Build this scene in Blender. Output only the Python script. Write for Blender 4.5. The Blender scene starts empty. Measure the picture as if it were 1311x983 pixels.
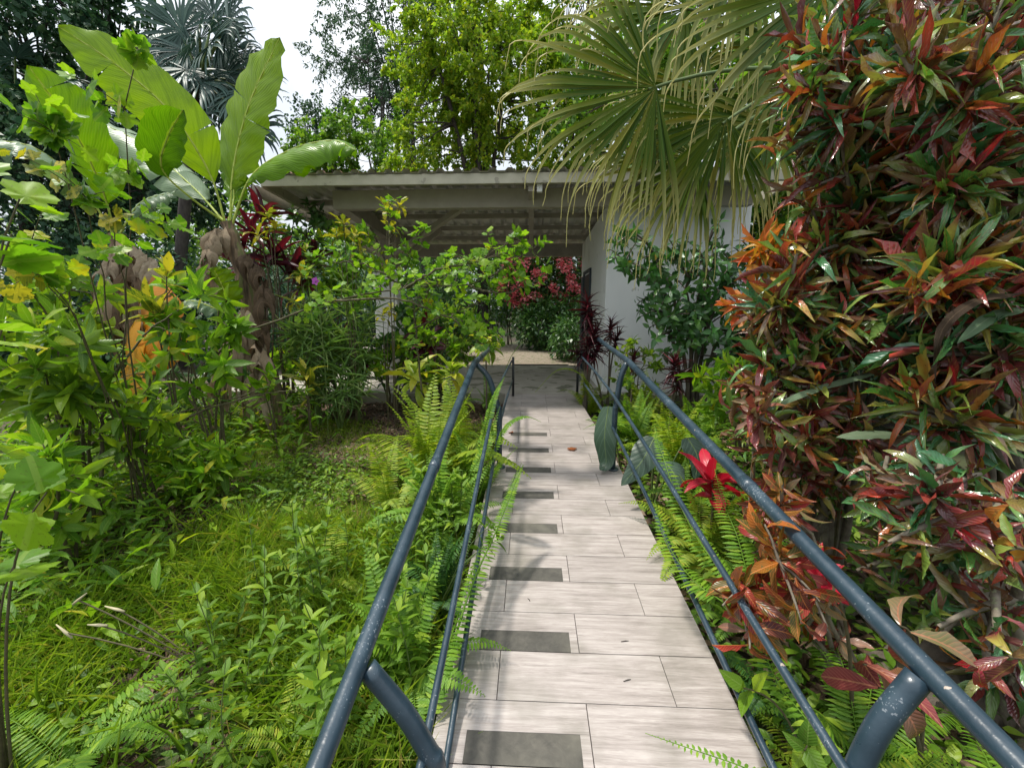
import bpy, math, random
import numpy as np
from math import radians as rad, sin, cos, pi
rng = np.random.default_rng(7); random.seed(7)
SC = bpy.context.scene
C = bpy.context.collection

# ------------------------------------------------------------------ camera
FPX, IW, IH = 541.0, 1311.0, 983.0
PIT, YAW = rad(10.1), rad(2.5)
EYE = np.array([0, 0, 1.36])
FW = np.array([-sin(YAW)*cos(PIT), cos(YAW)*cos(PIT), -sin(PIT)])
RT = np.array([cos(YAW), sin(YAW), 0.0]); UPV = np.cross(RT, FW)
cam = bpy.data.cameras.new('camera'); co = bpy.data.objects.new('camera', cam); C.objects.link(co)
cam.sensor_width = 36; cam.lens = 36*FPX/IW; cam.clip_start = .05; cam.clip_end = 500
co.location = EYE; co.rotation_euler = (pi/2-PIT, 0, YAW); SC.camera = co

def V(*a): return np.array(a, float)
def nrm(v): v = np.asarray(v, float); return v/max(np.linalg.norm(v), 1e-9)
def ray(u, v): return FW + RT*(u-IW/2)/FPX + UPV*(IH/2-v)/FPX
def W(u, v, Y):                      # a point of the place at distance Y
    d = ray(u, v); return EYE + d*(Y/d[1])
SL = .049
def gz(x, y):                        # ground height
    x = np.asarray(x, float); y = np.asarray(y, float)
    b = np.where(y < 5.3, -.13+.049*np.clip(y, -20, 5.3), .13)
    s = np.clip((np.abs(x-.2)-.7)/2.5, 0, 1)
    b = b + .05*np.sin(x*1.3+1)*np.cos(y*.9)*s - .10*s*np.clip((4-y)/4, 0, 1)*(x < 0)
    return b + np.clip((y-13)/40, 0, 1)*1.0
def P(x, y, dz=0): return V(x, y, float(gz(x, y))+dz)

# ------------------------------------------------------------------ node materials
def newmat(name):
    m = bpy.data.materials.new(name); m.use_nodes = True
    nt = m.node_tree; nt.nodes.clear(); return m, nt
def N(nt, t, **k):
    n = nt.nodes.new(t)
    for a, b in k.items():
        if a[0] == '_': setattr(n, a[1:], b)
        else: n.inputs[a.replace('_', ' ')].default_value = b
    return n
def Lk(nt, a, b): nt.links.new(a, b)
def ramp(nt, cols, interp='LINEAR'):
    r = nt.nodes.new('ShaderNodeValToRGB'); r.color_ramp.interpolation = interp
    e = r.color_ramp.elements
    while len(e) < len(cols): e.new(.5)
    for i, c in enumerate(cols):
        p, c = c if len(c) == 2 else (i/(len(cols)-1), c)
        e[i].position = p; e[i].color = (*c, 1)
    return r
def mth(nt, op, a, b=None):
    n = nt.nodes.new('ShaderNodeMath'); n.operation = op
    for i, q in enumerate((a, b)):
        if q is None: continue
        if isinstance(q, (int, float)): n.inputs[i].default_value = q
        else: Lk(nt, q, n.inputs[i])
    return n.outputs[0]
def mixc(nt, f, a, b, mode='MIX'):
    n = nt.nodes.new('ShaderNodeMix'); n.data_type = 'RGBA'; n.blend_type = mode
    for i, q in ((0, f), (6, a), (7, b)):
        if isinstance(q, (int, float)): n.inputs[i].default_value = q
        elif isinstance(q, tuple): n.inputs[i].default_value = (*q, 1)
        else: Lk(nt, q, n.inputs[i])
    return n.outputs[2]

def leafmat(name, cols, vein=None, vs=.6, nv=9, trans=.35, rough=.42, blotch=None, bs=6, island=True, tmul=(1.25, 1.35, .55), spots=.0, bump=.35, spec=.32, edge=None, tipc=None, lowv=0):
    """blade colour per leaf, midrib and side veins from the leaf's own UV, blotches"""
    m, nt = newmat(name)
    geo = N(nt, 'ShaderNodeNewGeometry'); oi = N(nt, 'ShaderNodeObjectInfo'); tc = N(nt, 'ShaderNodeTexCoord')
    rnd = geo.outputs['Random Per Island'] if island else oi.outputs['Random']
    n1 = N(nt, 'ShaderNodeTexNoise', Scale=bs, Detail=3.0); Lk(nt, tc.outputs['Object'], n1.inputs['Vector'])
    r2 = mth(nt, 'ADD', mth(nt, 'MULTIPLY', rnd, .86), mth(nt, 'MULTIPLY', mth(nt, 'SUBTRACT', n1.outputs[0], .36), .5))
    cr = ramp(nt, cols); Lk(nt, r2, cr.inputs[0]); col = cr.outputs[0]
    sep = N(nt, 'ShaderNodeSeparateXYZ'); Lk(nt, tc.outputs['UV'], sep.inputs[0])
    au = mth(nt, 'ABSOLUTE', mth(nt, 'SUBTRACT', sep.outputs[0], .5))
    if blotch:
        n2 = N(nt, 'ShaderNodeTexNoise', Scale=bs*5, Detail=4.0); Lk(nt, tc.outputs['Object'], n2.inputs['Vector'])
        f = mth(nt, 'MULTIPLY', mth(nt, 'GREATER_THAN', n2.outputs[0], .56), .75); col = mixc(nt, f, col, blotch)
    if edge:
        f = mth(nt, 'MULTIPLY', mth(nt, 'SUBTRACT', au, .28), 4.0); f = mth(nt, 'MINIMUM', mth(nt, 'MAXIMUM', f, 0.0), .85)
        col = mixc(nt, f, col, edge)
    if tipc:
        f = mth(nt, 'MINIMUM', mth(nt, 'MAXIMUM', mth(nt, 'MULTIPLY', mth(nt, 'SUBTRACT', sep.outputs[1], tipc[1]), tipc[2]), 0.0), .9)
        col = mixc(nt, f, col, tipc[0])
    if lowv:
        wv_ = N(nt, 'ShaderNodeTexNoise', Scale=1.0, Detail=4.0); cx_ = N(nt, 'ShaderNodeCombineXYZ')
        Lk(nt, mth(nt, 'MULTIPLY', mth(nt, 'SUBTRACT', sep.outputs[1], mth(nt, 'MULTIPLY', au, .35)), 38.0), cx_.inputs[0]); Lk(nt, mth(nt, 'MULTIPLY', au, 2.0), cx_.inputs[1]); Lk(nt, cx_.outputs[0], wv_.inputs[0])
        f = mth(nt, 'MINIMUM', mth(nt, 'MAXIMUM', mth(nt, 'MULTIPLY', mth(nt, 'SUBTRACT', wv_.outputs[0], .42), 3.0), 0.0), 1.0)
        col = mixc(nt, mth(nt, 'MULTIPLY', f, lowv), col, mixc(nt, 1.0, col, (.45, .52, .4), 'MULTIPLY'))
    ph = mth(nt, 'SUBTRACT', mth(nt, 'MULTIPLY', sep.outputs[1], nv), mth(nt, 'MULTIPLY', au, nv*.5))
    fr = mth(nt, 'ABSOLUTE', mth(nt, 'SUBTRACT', mth(nt, 'FRACT', ph), .5))
    side = mth(nt, 'LESS_THAN', fr, .07)
    mid = mth(nt, 'LESS_THAN', au, .035)
    vf = mth(nt, 'MAXIMUM', mid, mth(nt, 'MULTIPLY', side, .6))
    if vein: col = mixc(nt, mth(nt, 'MULTIPLY', vf, vs), col, vein)
    if spots:
        n3 = N(nt, 'ShaderNodeTexNoise', Scale=bs*12, Detail=2.0); Lk(nt, tc.outputs['Object'], n3.inputs['Vector'])
        col = mixc(nt, mth(nt, 'MULTIPLY', mth(nt, 'GREATER_THAN', n3.outputs[0], .64), spots), col, (.09, .05, .02))
    bp = N(nt, 'ShaderNodeBump', Strength=bump, Distance=.004); Lk(nt, mth(nt, 'ADD', fr, mth(nt, 'MULTIPLY', n1.outputs[0], .6)), bp.inputs['Height'])
    pb = N(nt, 'ShaderNodeBsdfPrincipled', Roughness=rough); pb.inputs['Specular IOR Level'].default_value = spec
    Lk(nt, col, pb.inputs['Base Color']); Lk(nt, bp.outputs[0], pb.inputs['Normal'])
    out = N(nt, 'ShaderNodeOutputMaterial')
    if trans > 0:
        tr = N(nt, 'ShaderNodeBsdfTranslucent'); Lk(nt, mixc(nt, 1.0, col, tmul, 'MULTIPLY'), tr.inputs[0])
        mx = N(nt, 'ShaderNodeMixShader'); mx.inputs[0].default_value = trans
        Lk(nt, pb.outputs[0], mx.inputs[1]); Lk(nt, tr.outputs[0], mx.inputs[2]); Lk(nt, mx.outputs[0], out.inputs[0])
    else: Lk(nt, pb.outputs[0], out.inputs[0])
    return m

def surf(name, c1, c2, scale=8, rough=.8, bump=.3, dist=.01, stretch=(1, 1, 1), metal=0, detail=6, c3=None, s3=40, t3=.62, spec=.5):
    m, nt = newmat(name)
    tc = N(nt, 'ShaderNodeTexCoord'); mp = N(nt, 'ShaderNodeMapping'); mp.inputs['Scale'].default_value = stretch
    Lk(nt, tc.outputs['Object'], mp.inputs[0])
    n1 = N(nt, 'ShaderNodeTexNoise', Scale=scale, Detail=detail, Roughness=.6); Lk(nt, mp.outputs[0], n1.inputs['Vector'])
    cr = ramp(nt, [(.3, c1), (.7, c2)]); Lk(nt, n1.outputs[0], cr.inputs[0]); col = cr.outputs[0]
    if c3:
        n3 = N(nt, 'ShaderNodeTexNoise', Scale=s3, Detail=3.0); Lk(nt, mp.outputs[0], n3.inputs['Vector'])
        col = mixc(nt, mth(nt, 'MULTIPLY', mth(nt, 'GREATER_THAN', n3.outputs[0], t3), .8), col, c3)
    bp = N(nt, 'ShaderNodeBump', Strength=bump, Distance=dist); Lk(nt, n1.outputs[0], bp.inputs['Height'])
    pb = N(nt, 'ShaderNodeBsdfPrincipled', Roughness=rough, Metallic=metal); pb.inputs['Specular IOR Level'].default_value = spec
    Lk(nt, col, pb.inputs['Base Color']); Lk(nt, bp.outputs[0], pb.inputs['Normal'])
    out = N(nt, 'ShaderNodeOutputMaterial'); Lk(nt, pb.outputs[0], out.inputs[0]); return m

# ------------------------------------------------------------------ mesh accumulator
class MB:
    def __init__(s): s.v = []; s.q = []; s.uv = []; s.n = 0
    def raw(s, v, q, uv=None):
        v = np.asarray(v, float).reshape(-1, 3); q = np.asarray(q, int).reshape(-1, 4)
        if not len(v) or not len(q): return
        s.v.append(v); s.q.append(q+s.n); s.uv.append(np.zeros((len(v), 2)) if uv is None else np.asarray(uv, float)); s.n += len(v)
    def inst(s, t, org, fr, sc):
        """t=(v,q,uv); org (k,3); fr (k,3,3) with columns side, dir, normal; sc (k,3)"""
        v, q, uv = t; k = len(org); m = len(v)
        if k == 0: return
        vv = v[None]*np.asarray(sc, float)[:, None, :]
        w = np.einsum('kij,kmj->kmi', fr, vv)+np.asarray(org)[:, None, :]
        qq = q[None]+(np.arange(k)*m)[:, None, None]
        s.raw(w.reshape(-1, 3), qq.reshape(-1, 4), np.tile(uv, (k, 1)))
    def tube(s, pts, r, n=6, cap=False):
        pts = np.asarray(pts, float); k = len(pts)
        r = np.full(k, r, float) if np.isscalar(r) else np.asarray(r, float)
        T = np.gradient(pts, axis=0); T /= np.linalg.norm(T, axis=1)[:, None]+1e-9
        ref = V(0, 0, 1) if abs(T[0][2]) < .9 else V(1, 0, 0)
        a = nrm(np.cross(T[0], ref)); rings = []
        for i in range(k):
            a = nrm(a-T[i]*np.dot(a, T[i])); b = np.cross(T[i], a)
            th = np.arange(n)*2*pi/n
            rings.append(pts[i]+r[i]*(np.cos(th)[:, None]*a+np.sin(th)[:, None]*b))
        v = np.concatenate(rings); q = []
        for i in range(k-1):
            for j in range(n):
                q.append((i*n+j, i*n+(j+1) % n, (i+1)*n+(j+1) % n, (i+1)*n+j))
        uv = np.zeros((len(v), 2)); uv[:, 0] = np.tile(np.arange(n)/n, k); uv[:, 1] = np.repeat(np.arange(k)/(k-1), n)
        if cap:
            v = np.vstack([v, pts[0], pts[-1]]); uv = np.vstack([uv, [0, 0], [0, 1]]); c0, c1 = k*n, k*n+1
            for j in range(0, n, 2):
                q.append((c0, (j+2) % n, (j+1) % n, j)); o = (k-1)*n; q.append((c1, o+j, o+(j+1) % n, o+(j+2) % n))
        s.raw(v, q, uv)
    def box(s, lo, hi, fr=None, org=None):
        x0, y0, z0 = lo; x1, y1, z1 = hi
        v = np.array([(x0,y0,z0),(x1,y0,z0),(x1,y1,z0),(x0,y1,z0),(x0,y0,z1),(x1,y0,z1),(x1,y1,z1),(x0,y1,z1)], float)
        if fr is not None: v = v@np.asarray(fr).T
        if org is not None: v = v+org
        s.raw(v, [(0,3,2,1),(4,5,6,7),(0,1,5,4),(1,2,6,5),(2,3,7,6),(3,0,4,7)])
    def bar(s, a, b, w, h):          # a square-section bar between two points
        a = V(*a); b = V(*b); d = b-a; L = np.linalg.norm(d); d = d/L
        up = V(0,0,1) if abs(d[2]) < .95 else V(0,1,0)
        sd = nrm(np.cross(d, up)); u = np.cross(sd, d)
        s.box((-w/2, 0, -h/2), (w/2, L, h/2), np.stack([sd, d, u], 1), a)
    def mesh(s, name):
        me = bpy.data.meshes.new(name)
        v = np.concatenate(s.v); q = np.concatenate(s.q); uv = np.concatenate(s.uv)
        me.vertices.add(len(v)); me.vertices.foreach_set('co', v.ravel())
        me.loops.add(q.size); me.loops.foreach_set('vertex_index', q.ravel().astype(np.int32))
        me.polygons.add(len(q)); me.polygons.foreach_set('loop_start', np.arange(len(q), dtype=np.int32)*4)
        me.polygons.foreach_set('loop_total', np.full(len(q), 4, dtype=np.int32))
        u = me.uv_layers.new(name='UVMap'); u.data.foreach_set('uv', uv[q.ravel()].ravel())
        me.update(calc_edges=True); return me
    def build(s, name, mat, parent=None, smooth=True, bevel=0):
        if s.n == 0: return None
        me = s.mesh(name); me.materials.append(mat)
        me.polygons.foreach_set('use_smooth', np.full(len(me.polygons), smooth))
        o = bpy.data.objects.new(name, me); C.objects.link(o)
        if parent:
            o.parent = parent
            off = V(*parent.location) + (V(*parent.parent.location) if parent.parent else 0)
            co_ = np.concatenate(s.v)-off; me.vertices.foreach_set('co', co_.ravel()); me.update()
        if bevel:
            b = o.modifiers.new('bevel', 'BEVEL'); b.width = bevel; b.segments = 2; b.limit_method = 'ANGLE'
        return o

def tag(o, label=None, cat=None, group=None, kind=None):
    if label: o['label'] = label
    if cat: o['category'] = cat
    if group: o['group'] = group
    if kind: o['kind'] = kind
    return o
def thing(name, label, cat, loc, group=None):
    o = bpy.data.objects.new(name, None); C.objects.link(o); o.location = tuple(float(a) for a in loc); o.empty_display_size = .1
    return tag(o, label, cat, group)
def copy_tree(o, loc, rz=0, sc=1, label=None, group=None):
    def cp(a, par):
        c = a.copy(); C.objects.link(c)
        if par: c.parent = par
        for ch in [x for x in bpy.data.objects if x.parent == a and x != c]: cp(ch, c)
        return c
    c = cp(o, None); c.location = tuple(float(a) for a in loc); c.rotation_euler = (0, 0, rz); c.scale = (sc,)*3
    if label: c['label'] = label
    if group: c['group'] = group
    return c

# ------------------------------------------------------------------ leaf templates
def leaf_t(seg=5, kind='lance', fold=.25, bend=.6, wave=0., twist=0., asp=.28):
    prof = {'lance': lambda t: (sin(pi*t**.8))**.9, 'ob': lambda t: (sin(pi*t**1.35))**.75, 'strap': lambda t: min(1, t*5+.25)*min(1, (1-t)*3.2+.03)**.8,
            'ovate': lambda t: (sin(pi*t**.62))**.85, 'blade': lambda t: 1-.95*t}[kind]
    v = []; uv = []; y = z = 0
    for i in range(seg+1):
        t = i/seg; w = max(prof(min(t, .999)), .03)*.5 if 0 < t < 1 else (.03 if kind != 'blade' else (.5 if t == 0 else .02))
        a = bend*t; tw = twist*t
        for sgn in (-1, 0, 1):
            xx = sgn*w; zz = z+fold*w*abs(sgn)*asp*1.4+(wave*sin(t*17+sgn)*abs(sgn) if 0 < t < 1 else 0)
            v.append((xx*cos(tw), y, zz+xx*sin(tw)*asp)); uv.append((.5+sgn*.5*min(1, w*2+.02), t))
        y += cos(bend*(t+.5/seg))/seg; z -= sin(bend*(t+.5/seg))/seg
    q = []
    for i in range(seg):
        b = i*3; q += [(b, b+1, b+4, b+3), (b+1, b+2, b+5, b+4)]
    return np.array(v), np.array(q), np.array(uv)
def dia_t(f=.12, w=.5, bend=.1):
    v = np.array([(0,0,0), (-w, .45, f), (0, 1, -bend), (w, .45, f)]); return v, np.array([(0, 3, 2, 1)]), np.array([(.5,0),(0,.5),(.5,1),(1,.5)])
def lobed_t(n=5, depth=.45, bend=.25):
    """a palmate leaf with n pointed, toothed lobes, stalk end near the origin"""
    L = [.60, .86, 1.0, .86, .60]; A = [-104, -54, 0, 54, 104]; out = []
    for a in np.linspace(-150, 150, 37):
        k = int(np.argmin([abs(a-x) for x in A])); d = abs(a-A[k])/27; r = L[k]*(1-depth*min(d, 1)**.8)*(1-.25*max(0, (abs(a)-110)/40)) + (.025 if int(round((a+150)/8.333)) % 2 else -.015)
        out.append((sin(rad(a))*r*.60, .40+cos(rad(a))*r*.60))
    pts = [(0, .10)]+out+[(0, .10)]
    def z(x, y): return -bend*(x*x*1.2+max(y-.42, 0)**2*.8)+.10*abs(x)-.05*abs(sin(3*math.atan2(x, y-.38)))
    v = [(0, .40, 0)]+[(x*.5, .40+(y-.40)*.5, z(x*.5, .4+(y-.4)*.5)) for x, y in pts]+[(x, y, z(x, y)) for x, y in pts]
    k = len(pts); q = []
    for i in range(0, k-2, 2): q.append((0, 1+i, 2+i, 3+i))
    for i in range(k-1): q.append((1+i, 1+k+i, 2+k+i, 2+i))
    v = np.array(v); v[:, 0] *= 1.15; v[:, 2] *= .8
    uv = np.array([(.5+x*.55, y) for x, y, _ in v]); return v, np.array(q), uv
T_L = [leaf_t(5, 'lance', .3, b, .015, tw) for b, tw in ((.4, .1), (.8, -.2), (1.2, .3), (.15, 0))]
T_OB = [leaf_t(6, 'ob', .35, b, .03, tw) for b, tw in ((.35, .2), (.8, -.4), (1.4, .5), (1.9, -.2))]
T_OV = [leaf_t(4, 'ovate', .25, b, .015) for b in (.3, .7, 1.1)]
T_ST = [leaf_t(7, 'strap', .3, b, .006, tw) for b, tw in ((.5, 0), (1.1, .2), (1.7, -.2))]
T_BL = [leaf_t(4, 'blade', .4, b) for b in (.3, .9, 1.5)]
T_PAL = [lobed_t(bend=b, depth=d) for b, d in ((.2, .22), (.55, .18), (.05, .28))]
T_CR = [leaf_t(9, 'ob', .75, b, .035, tw, .17) for b, tw in ((.3, .3), (.9, -.9), (1.6, 1.4), (2.1, -.4), (.1, 1.2))]
T_DIA = [dia_t(), dia_t(.2, .4, .3), dia_t(.05, .35, .0)]

def frames(d, up=None, roll=.0):
    d = np.asarray(d, float); d = d/(np.linalg.norm(d, axis=1)[:, None]+1e-9)
    if up is None: up = np.tile(V(0, 0, 1), (len(d), 1))
    n = up-d*(up*d).sum(1)[:, None]+rng.normal(0, .03, d.shape); n /= np.linalg.norm(n, axis=1)[:, None]+1e-9
    s = np.cross(d, n)
    if roll:
        a = rng.normal(0, roll, len(d))[:, None]; s, n = s*np.cos(a)+n*np.sin(a), n*np.cos(a)-s*np.sin(a)
    return np.stack([s, d, n], 2)
def basis(a):
    r = V(0, 0, 1) if abs(a[2]) < .9 else V(1, 0, 0); u = nrm(np.cross(a, r)); return u, np.cross(a, u)
def rosette(mb, T, tip, ax, n, L, Wd, spread=(15, 100), back=0., path=None, roll=.3, lv=.2, grav=.0, jit=.12):
    """leaves spiralling out of a shoot; path = points of the shoot, leaves over its last `back` metres"""
    ax = nrm(ax); u, v = basis(ax); i = np.arange(n); f = (i+.5)/n
    ph = i*2.39996+rng.uniform(0, 6)+rng.normal(0, .25, n)
    th = np.radians(spread[0]+(spread[1]-spread[0])*f)+rng.normal(0, jit, n)
    radial = np.cos(ph)[:, None]*u+np.sin(ph)[:, None]*v
    d = np.cos(th)[:, None]*ax+np.sin(th)[:, None]*radial; d[:, 2] -= grav*f
    up = np.sin(th)[:, None]*ax-np.cos(th)[:, None]*radial+V(0, 0, .25)
    if back and path is not None:
        path = np.asarray(path); seg = np.linalg.norm(np.diff(path, axis=0), axis=1); cum = np.concatenate([[0], np.cumsum(seg)])
        s = np.clip(cum[-1]-back*f, 0, cum[-1]); org = np.stack([np.interp(s, cum, path[:, k]) for k in range(3)], 1)
    else: org = tip-ax*(.02*f[:, None])
    ln = L*(.62+.38*np.sin(pi*np.minimum(f*1.1+.1, .75)))*rng.uniform(1-lv, 1+lv, n)
    ww = Wd*ln/L*rng.uniform(.85, 1.15, n)
    fr = frames(d, up, roll); k = rng.integers(0, len(T), n)
    for j in range(len(T)):
        m = k == j
        if m.any(): mb.inst(T[j], org[m], fr[m], np.stack([ww[m], ln[m], ln[m]], 1))
def bez(a, b, c, n=8):
    t = np.linspace(0, 1, n)[:, None]; return (1-t)**2*a+2*t*(1-t)*b+t*t*c
def spline(pts, n=24):
    """Catmull-Rom through the points"""
    p = np.asarray(pts, float); p = np.vstack([2*p[0]-p[1], p, 2*p[-1]-p[-2]]); out = []
    k = len(p)-3
    for s in np.linspace(0, k-1e-6, n):
        i = int(s); t = s-i; a, b, c, d = p[i:i+4]
        out.append(.5*((2*b)+(-a+c)*t+(2*a-5*b+4*c-d)*t*t+(-a+3*b-3*c+d)*t**3))
    return np.array(out)
def cloud(n, c, r, shell=.5):
    d = rng.normal(size=(n, 3)); d /= np.linalg.norm(d, axis=1)[:, None]
    return V(*c)+d*(rng.uniform(shell, 1, n)**.6)[:, None]*V(*r)

# ------------------------------------------------------------------ materials
G = lambda *a: a
M = {}
M['stem'] = surf('green_brown_stem', (.05, .045, .02), (.12, .10, .05), 30, .8)
M['gstem'] = surf('green_stem', (.06, .11, .02), (.12, .17, .04), 20, .6)
M['bark'] = surf('grey_bark', (.05, .04, .03), (.17, .14, .11), 14, .9, .8, .03, (1, 1, .35))
M['darkbark'] = surf('dark_bark', (.025, .02, .018), (.07, .06, .05), 14, .9, .8, .03, (1, 1, .35))
M['lichbark'] = surf('lichen_bark', (.09, .07, .05), (.24, .21, .16), 25, .9, .7, .01, c3=(.2, .22, .12), s3=60)
M['croton'] = leafmat('croton_leaf', [(0, (.04, .14, .04)), (.2, (.09, .24, .05)), (.34, (.24, .32, .06)), (.44, (.22, .13, .06)), (.56, (.12, .025, .035)), (.68, (.36, .05, .04)), (.78, (.46, .16, .03)), (.86, (.42, .40, .08)), (.93, (.24, .03, .06)), (1, (.7, .02, .035))], (.34, .24, .06), .5, 11, .28, .22, spots=.5, spec=.9)
M['crotond'] = leafmat('dark_croton_leaf', [(0, (.025, .11, .045)), (.32, (.055, .20, .07)), (.48, (.15, .25, .06)), (.62, (.20, .11, .06)), (.76, (.10, .02, .03)), (.9, (.30, .05, .04)), (1, (.55, .06, .03))], (.1, .09, .03), .4, 11, .15, .2, spots=.3, spec=.8)
M['crotonr'] = leafmat('red_croton_leaf', [(0, (.10, .012, .02)), (.25, (.30, .03, .02)), (.45, (.09, .10, .015)), (.65, (.36, .10, .015)), (.82, (.10, .03, .03)), (1, (.55, .02, .035))], (.55, .2, .06), .85, 12, .3, .3, blotch=(.07, .08, .02))
M['crotono'] = leafmat('orange_croton_leaf', [(0, (.42, .06, .02)), (.5, (.5, .16, .03)), (1, (.3, .28, .03))], (.7, .12, .05), .9, 14, .35, .35)
M['crotonp'] = leafmat('purple_croton_leaf', [(0, (.09, .02, .03)), (.3, (.24, .05, .05)), (.5, (.09, .12, .03)), (.7, (.30, .19, .14)), (.85, (.12, .05, .03)), (1, (.45, .04, .06))], (.4, .17, .1), .8, 12, .2, .28)
M['crimson'] = leafmat('crimson_leaf', [(0, (.22, .006, .02)), (.5, (.38, .008, .03)), (1, (.55, .02, .05))], (.5, .1, .09), .6, 12, .3, .3, tmul=(1.3, .6, .8))
M['tired'] = leafmat('dark_red_ti_leaf', [(0, (.03, .008, .016)), (.6, (.07, .012, .022)), (.92, (.14, .02, .03)), (1, (.4, .02, .03))], (.2, .04, .05), .5, 2, .3, .3, tmul=(1.4, .5, .6))
M['tiyel'] = leafmat('yellow_green_ti_leaf', [(0, (.12, .23, .02)), (.6, (.26, .36, .03)), (.85, (.5, .46, .04)), (1, (.45, .2, .03))], (.35, .42, .08), .6, 2, .4, .4, edge=(.42, .45, .06))
M['yelvar'] = leafmat('yellow_variegated_leaf', [(0, (.06, .12, .02)), (.45, (.3, .3, .03)), (1, (.6, .48, .04))], (.5, .42, .05), .7, 10, .35, .4, blotch=(.05, .1, .02))
M['lime'] = leafmat('lime_leaf', [(0, (.055, .15, .01)), (.45, (.12, .26, .014)), (.85, (.24, .38, .02)), (1, (.5, .42, .03))], (.3, .42, .08), .45, 7, .5, .45, spots=.25)
M['limep'] = leafmat('lime_palmate_leaf', [(0, (.06, .16, .01)), (.45, (.13, .28, .015)), (.88, (.25, .40, .02)), (1, (.55, .42, .03))], (.28, .40, .07), .5, 0, .48, .42, bs=9, spots=.25)
M['mid'] = leafmat('mid_green_leaf', [(0, (.045, .12, .01)), (.5, (.12, .23, .014)), (.88, (.26, .37, .02)), (1, (.45, .40, .03))], (.2, .3, .07), .5, 9, .4, .38, spots=.2)
M['weed'] = leafmat('weed_leaf', [(0, (.09, .19, .014)), (.6, (.17, .30, .022)), (1, (.32, .43, .03))], (.2, .34, .08), .4, 8, .45, .45)
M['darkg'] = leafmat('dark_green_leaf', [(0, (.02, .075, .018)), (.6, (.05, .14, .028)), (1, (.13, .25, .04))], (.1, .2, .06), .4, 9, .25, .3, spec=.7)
M['fig'] = leafmat('glossy_fig_leaf', [(0, (.025, .09, .025)), (.6, (.05, .17, .035)), (.97, (.12, .26, .05)), (1, (.55, .33, .02))], (.1, .2, .06), .4, 9, .25, .3, spec=.7)
M['fern'] = leafmat('fern_leaf', [(0, (.08, .19, .018)), (.6, (.15, .30, .022)), (1, (.30, .42, .035))], (.2, .3, .06), .3, 4, .4, .45)
M['ferny'] = leafmat('yellowing_fern_leaf', [(0, (.15, .26, .02)), (.6, (.28, .39, .03)), (1, (.45, .44, .05))], (.3, .35, .06), .3, 4, .45, .45)
M['fernd'] = leafmat('dark_fern_leaf', [(0, (.015, .06, .012)), (.6, (.035, .11, .018)), (1, (.08, .19, .03))], (.1, .2, .05), .3, 4, .3, .4)
M['banana'] = leafmat('banana_leaf', [(0, (.07, .19, .006)), (.5, (.14, .29, .008)), (1, (.23, .37, .012))], (.34, .40, .06), .35, 46, .42, .33, island=False, bs=2.2, bump=.9, lowv=.7, tmul=(1.3, 1.3, .4))
M['bananag'] = leafmat('greyish_banana_leaf', [(0, (.12, .2, .11)), (1, (.24, .33, .2))], (.4, .45, .3), .3, 40, .3, .35, island=False, bs=3, bump=.6)
M['rib'] = surf('pale_midrib', (.34, .44, .06), (.48, .54, .12), 10, .5)
M['deadleaf'] = leafmat('dead_banana_leaf', [(0, (.06, .038, .022)), (.4, (.15, .10, .06)), (.7, (.33, .25, .17)), (1, (.42, .34, .25))], (.3, .2, .12), .3, 34, .15, .8, island=False, bs=9, bump=1.0, lowv=.8, tmul=(1.2, .8, .5))
M['orangeleaf'] = leafmat('orange_dying_leaf', [(0, (.45, .16, .01)), (.5, (.55, .27, .01)), (1, (.3, .13, .03))], (.6, .4, .1), .3, 34, .4, .5, island=False, bs=5, bump=.7)
M['pseudo'] = surf('banana_trunk', (.05, .035, .022), (.30, .20, .12), 9, .85, 1.0, .02, (4, 4, .25), c3=(.12, .14, .04), s3=5, t3=.55)
M['palm'] = leafmat('fan_palm_leaf', [(0, (.03, .075, .006)), (.5, (.065, .125, .009)), (.85, (.12, .17, .012)), (1, (.22, .19, .03))], (.2, .2, .04), .4, 1, .3, .45, spec=.15, tipc=((.54, .51, .22), .6, 2.2), tmul=(1.4, 1.25, .4))
M['palmtip'] = surf('dry_palm_tip', (.28, .25, .13), (.55, .48, .32), 12, .6)
M['palmd'] = leafmat('dark_fan_palm_leaf', [(0, (.02, .05, .042)), (.6, (.045, .10, .08)), (1, (.10, .17, .13))], (.1, .14, .12), .4, 1, .12, .45, spec=.35, tmul=(1, 1.1, .9))
M['tree_y'] = leafmat('yellow_green_tree_leaf', [(0, (.12, .23, .02)), (.5, (.22, .34, .028)), (.85, (.36, .44, .04)), (1, (.52, .48, .05))], None, 0, 4, .5, .5)
M['tree_b'] = leafmat('blue_green_tree_leaf', [(0, (.02, .055, .03)), (.6, (.045, .10, .05)), (1, (.09, .16, .07))], None, 0, 4, .3, .5, tmul=(1.1, 1.2, .9))
M['tree_g'] = leafmat('green_tree_leaf', [(0, (.05, .13, .018)), (.6, (.12, .24, .03)), (1, (.27, .38, .045))], None, 0, 4, .45, .45)
M['tree_d'] = leafmat('dark_tree_leaf', [(0, (.02, .06, .035)), (.6, (.05, .115, .055)), (1, (.11, .19, .08))], None, 0, 4, .2, .4, tmul=(1, 1.2, .8))
M['pink'] = leafmat('pink_bract', [(0, (.7, .16, .2)), (.6, (.82, .30, .32)), (1, (.85, .5, .45))], None, 0, 3, .4, .6, tmul=(1.2, .7, .8))
M['violet'] = leafmat('violet_petal', [(0, (.45, .08, .5)), (1, (.6, .16, .6))], None, 0, 3, .3, .6, tmul=(1, .6, 1))
M['brom'] = leafmat('dark_bromeliad_leaf', [(0, (.02, .012, .014)), (.6, (.06, .01, .02)), (1, (.2, .02, .03))], (.12, .03, .03), .4, 1, .15, .3, tmul=(1.3, .5, .6))
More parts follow.
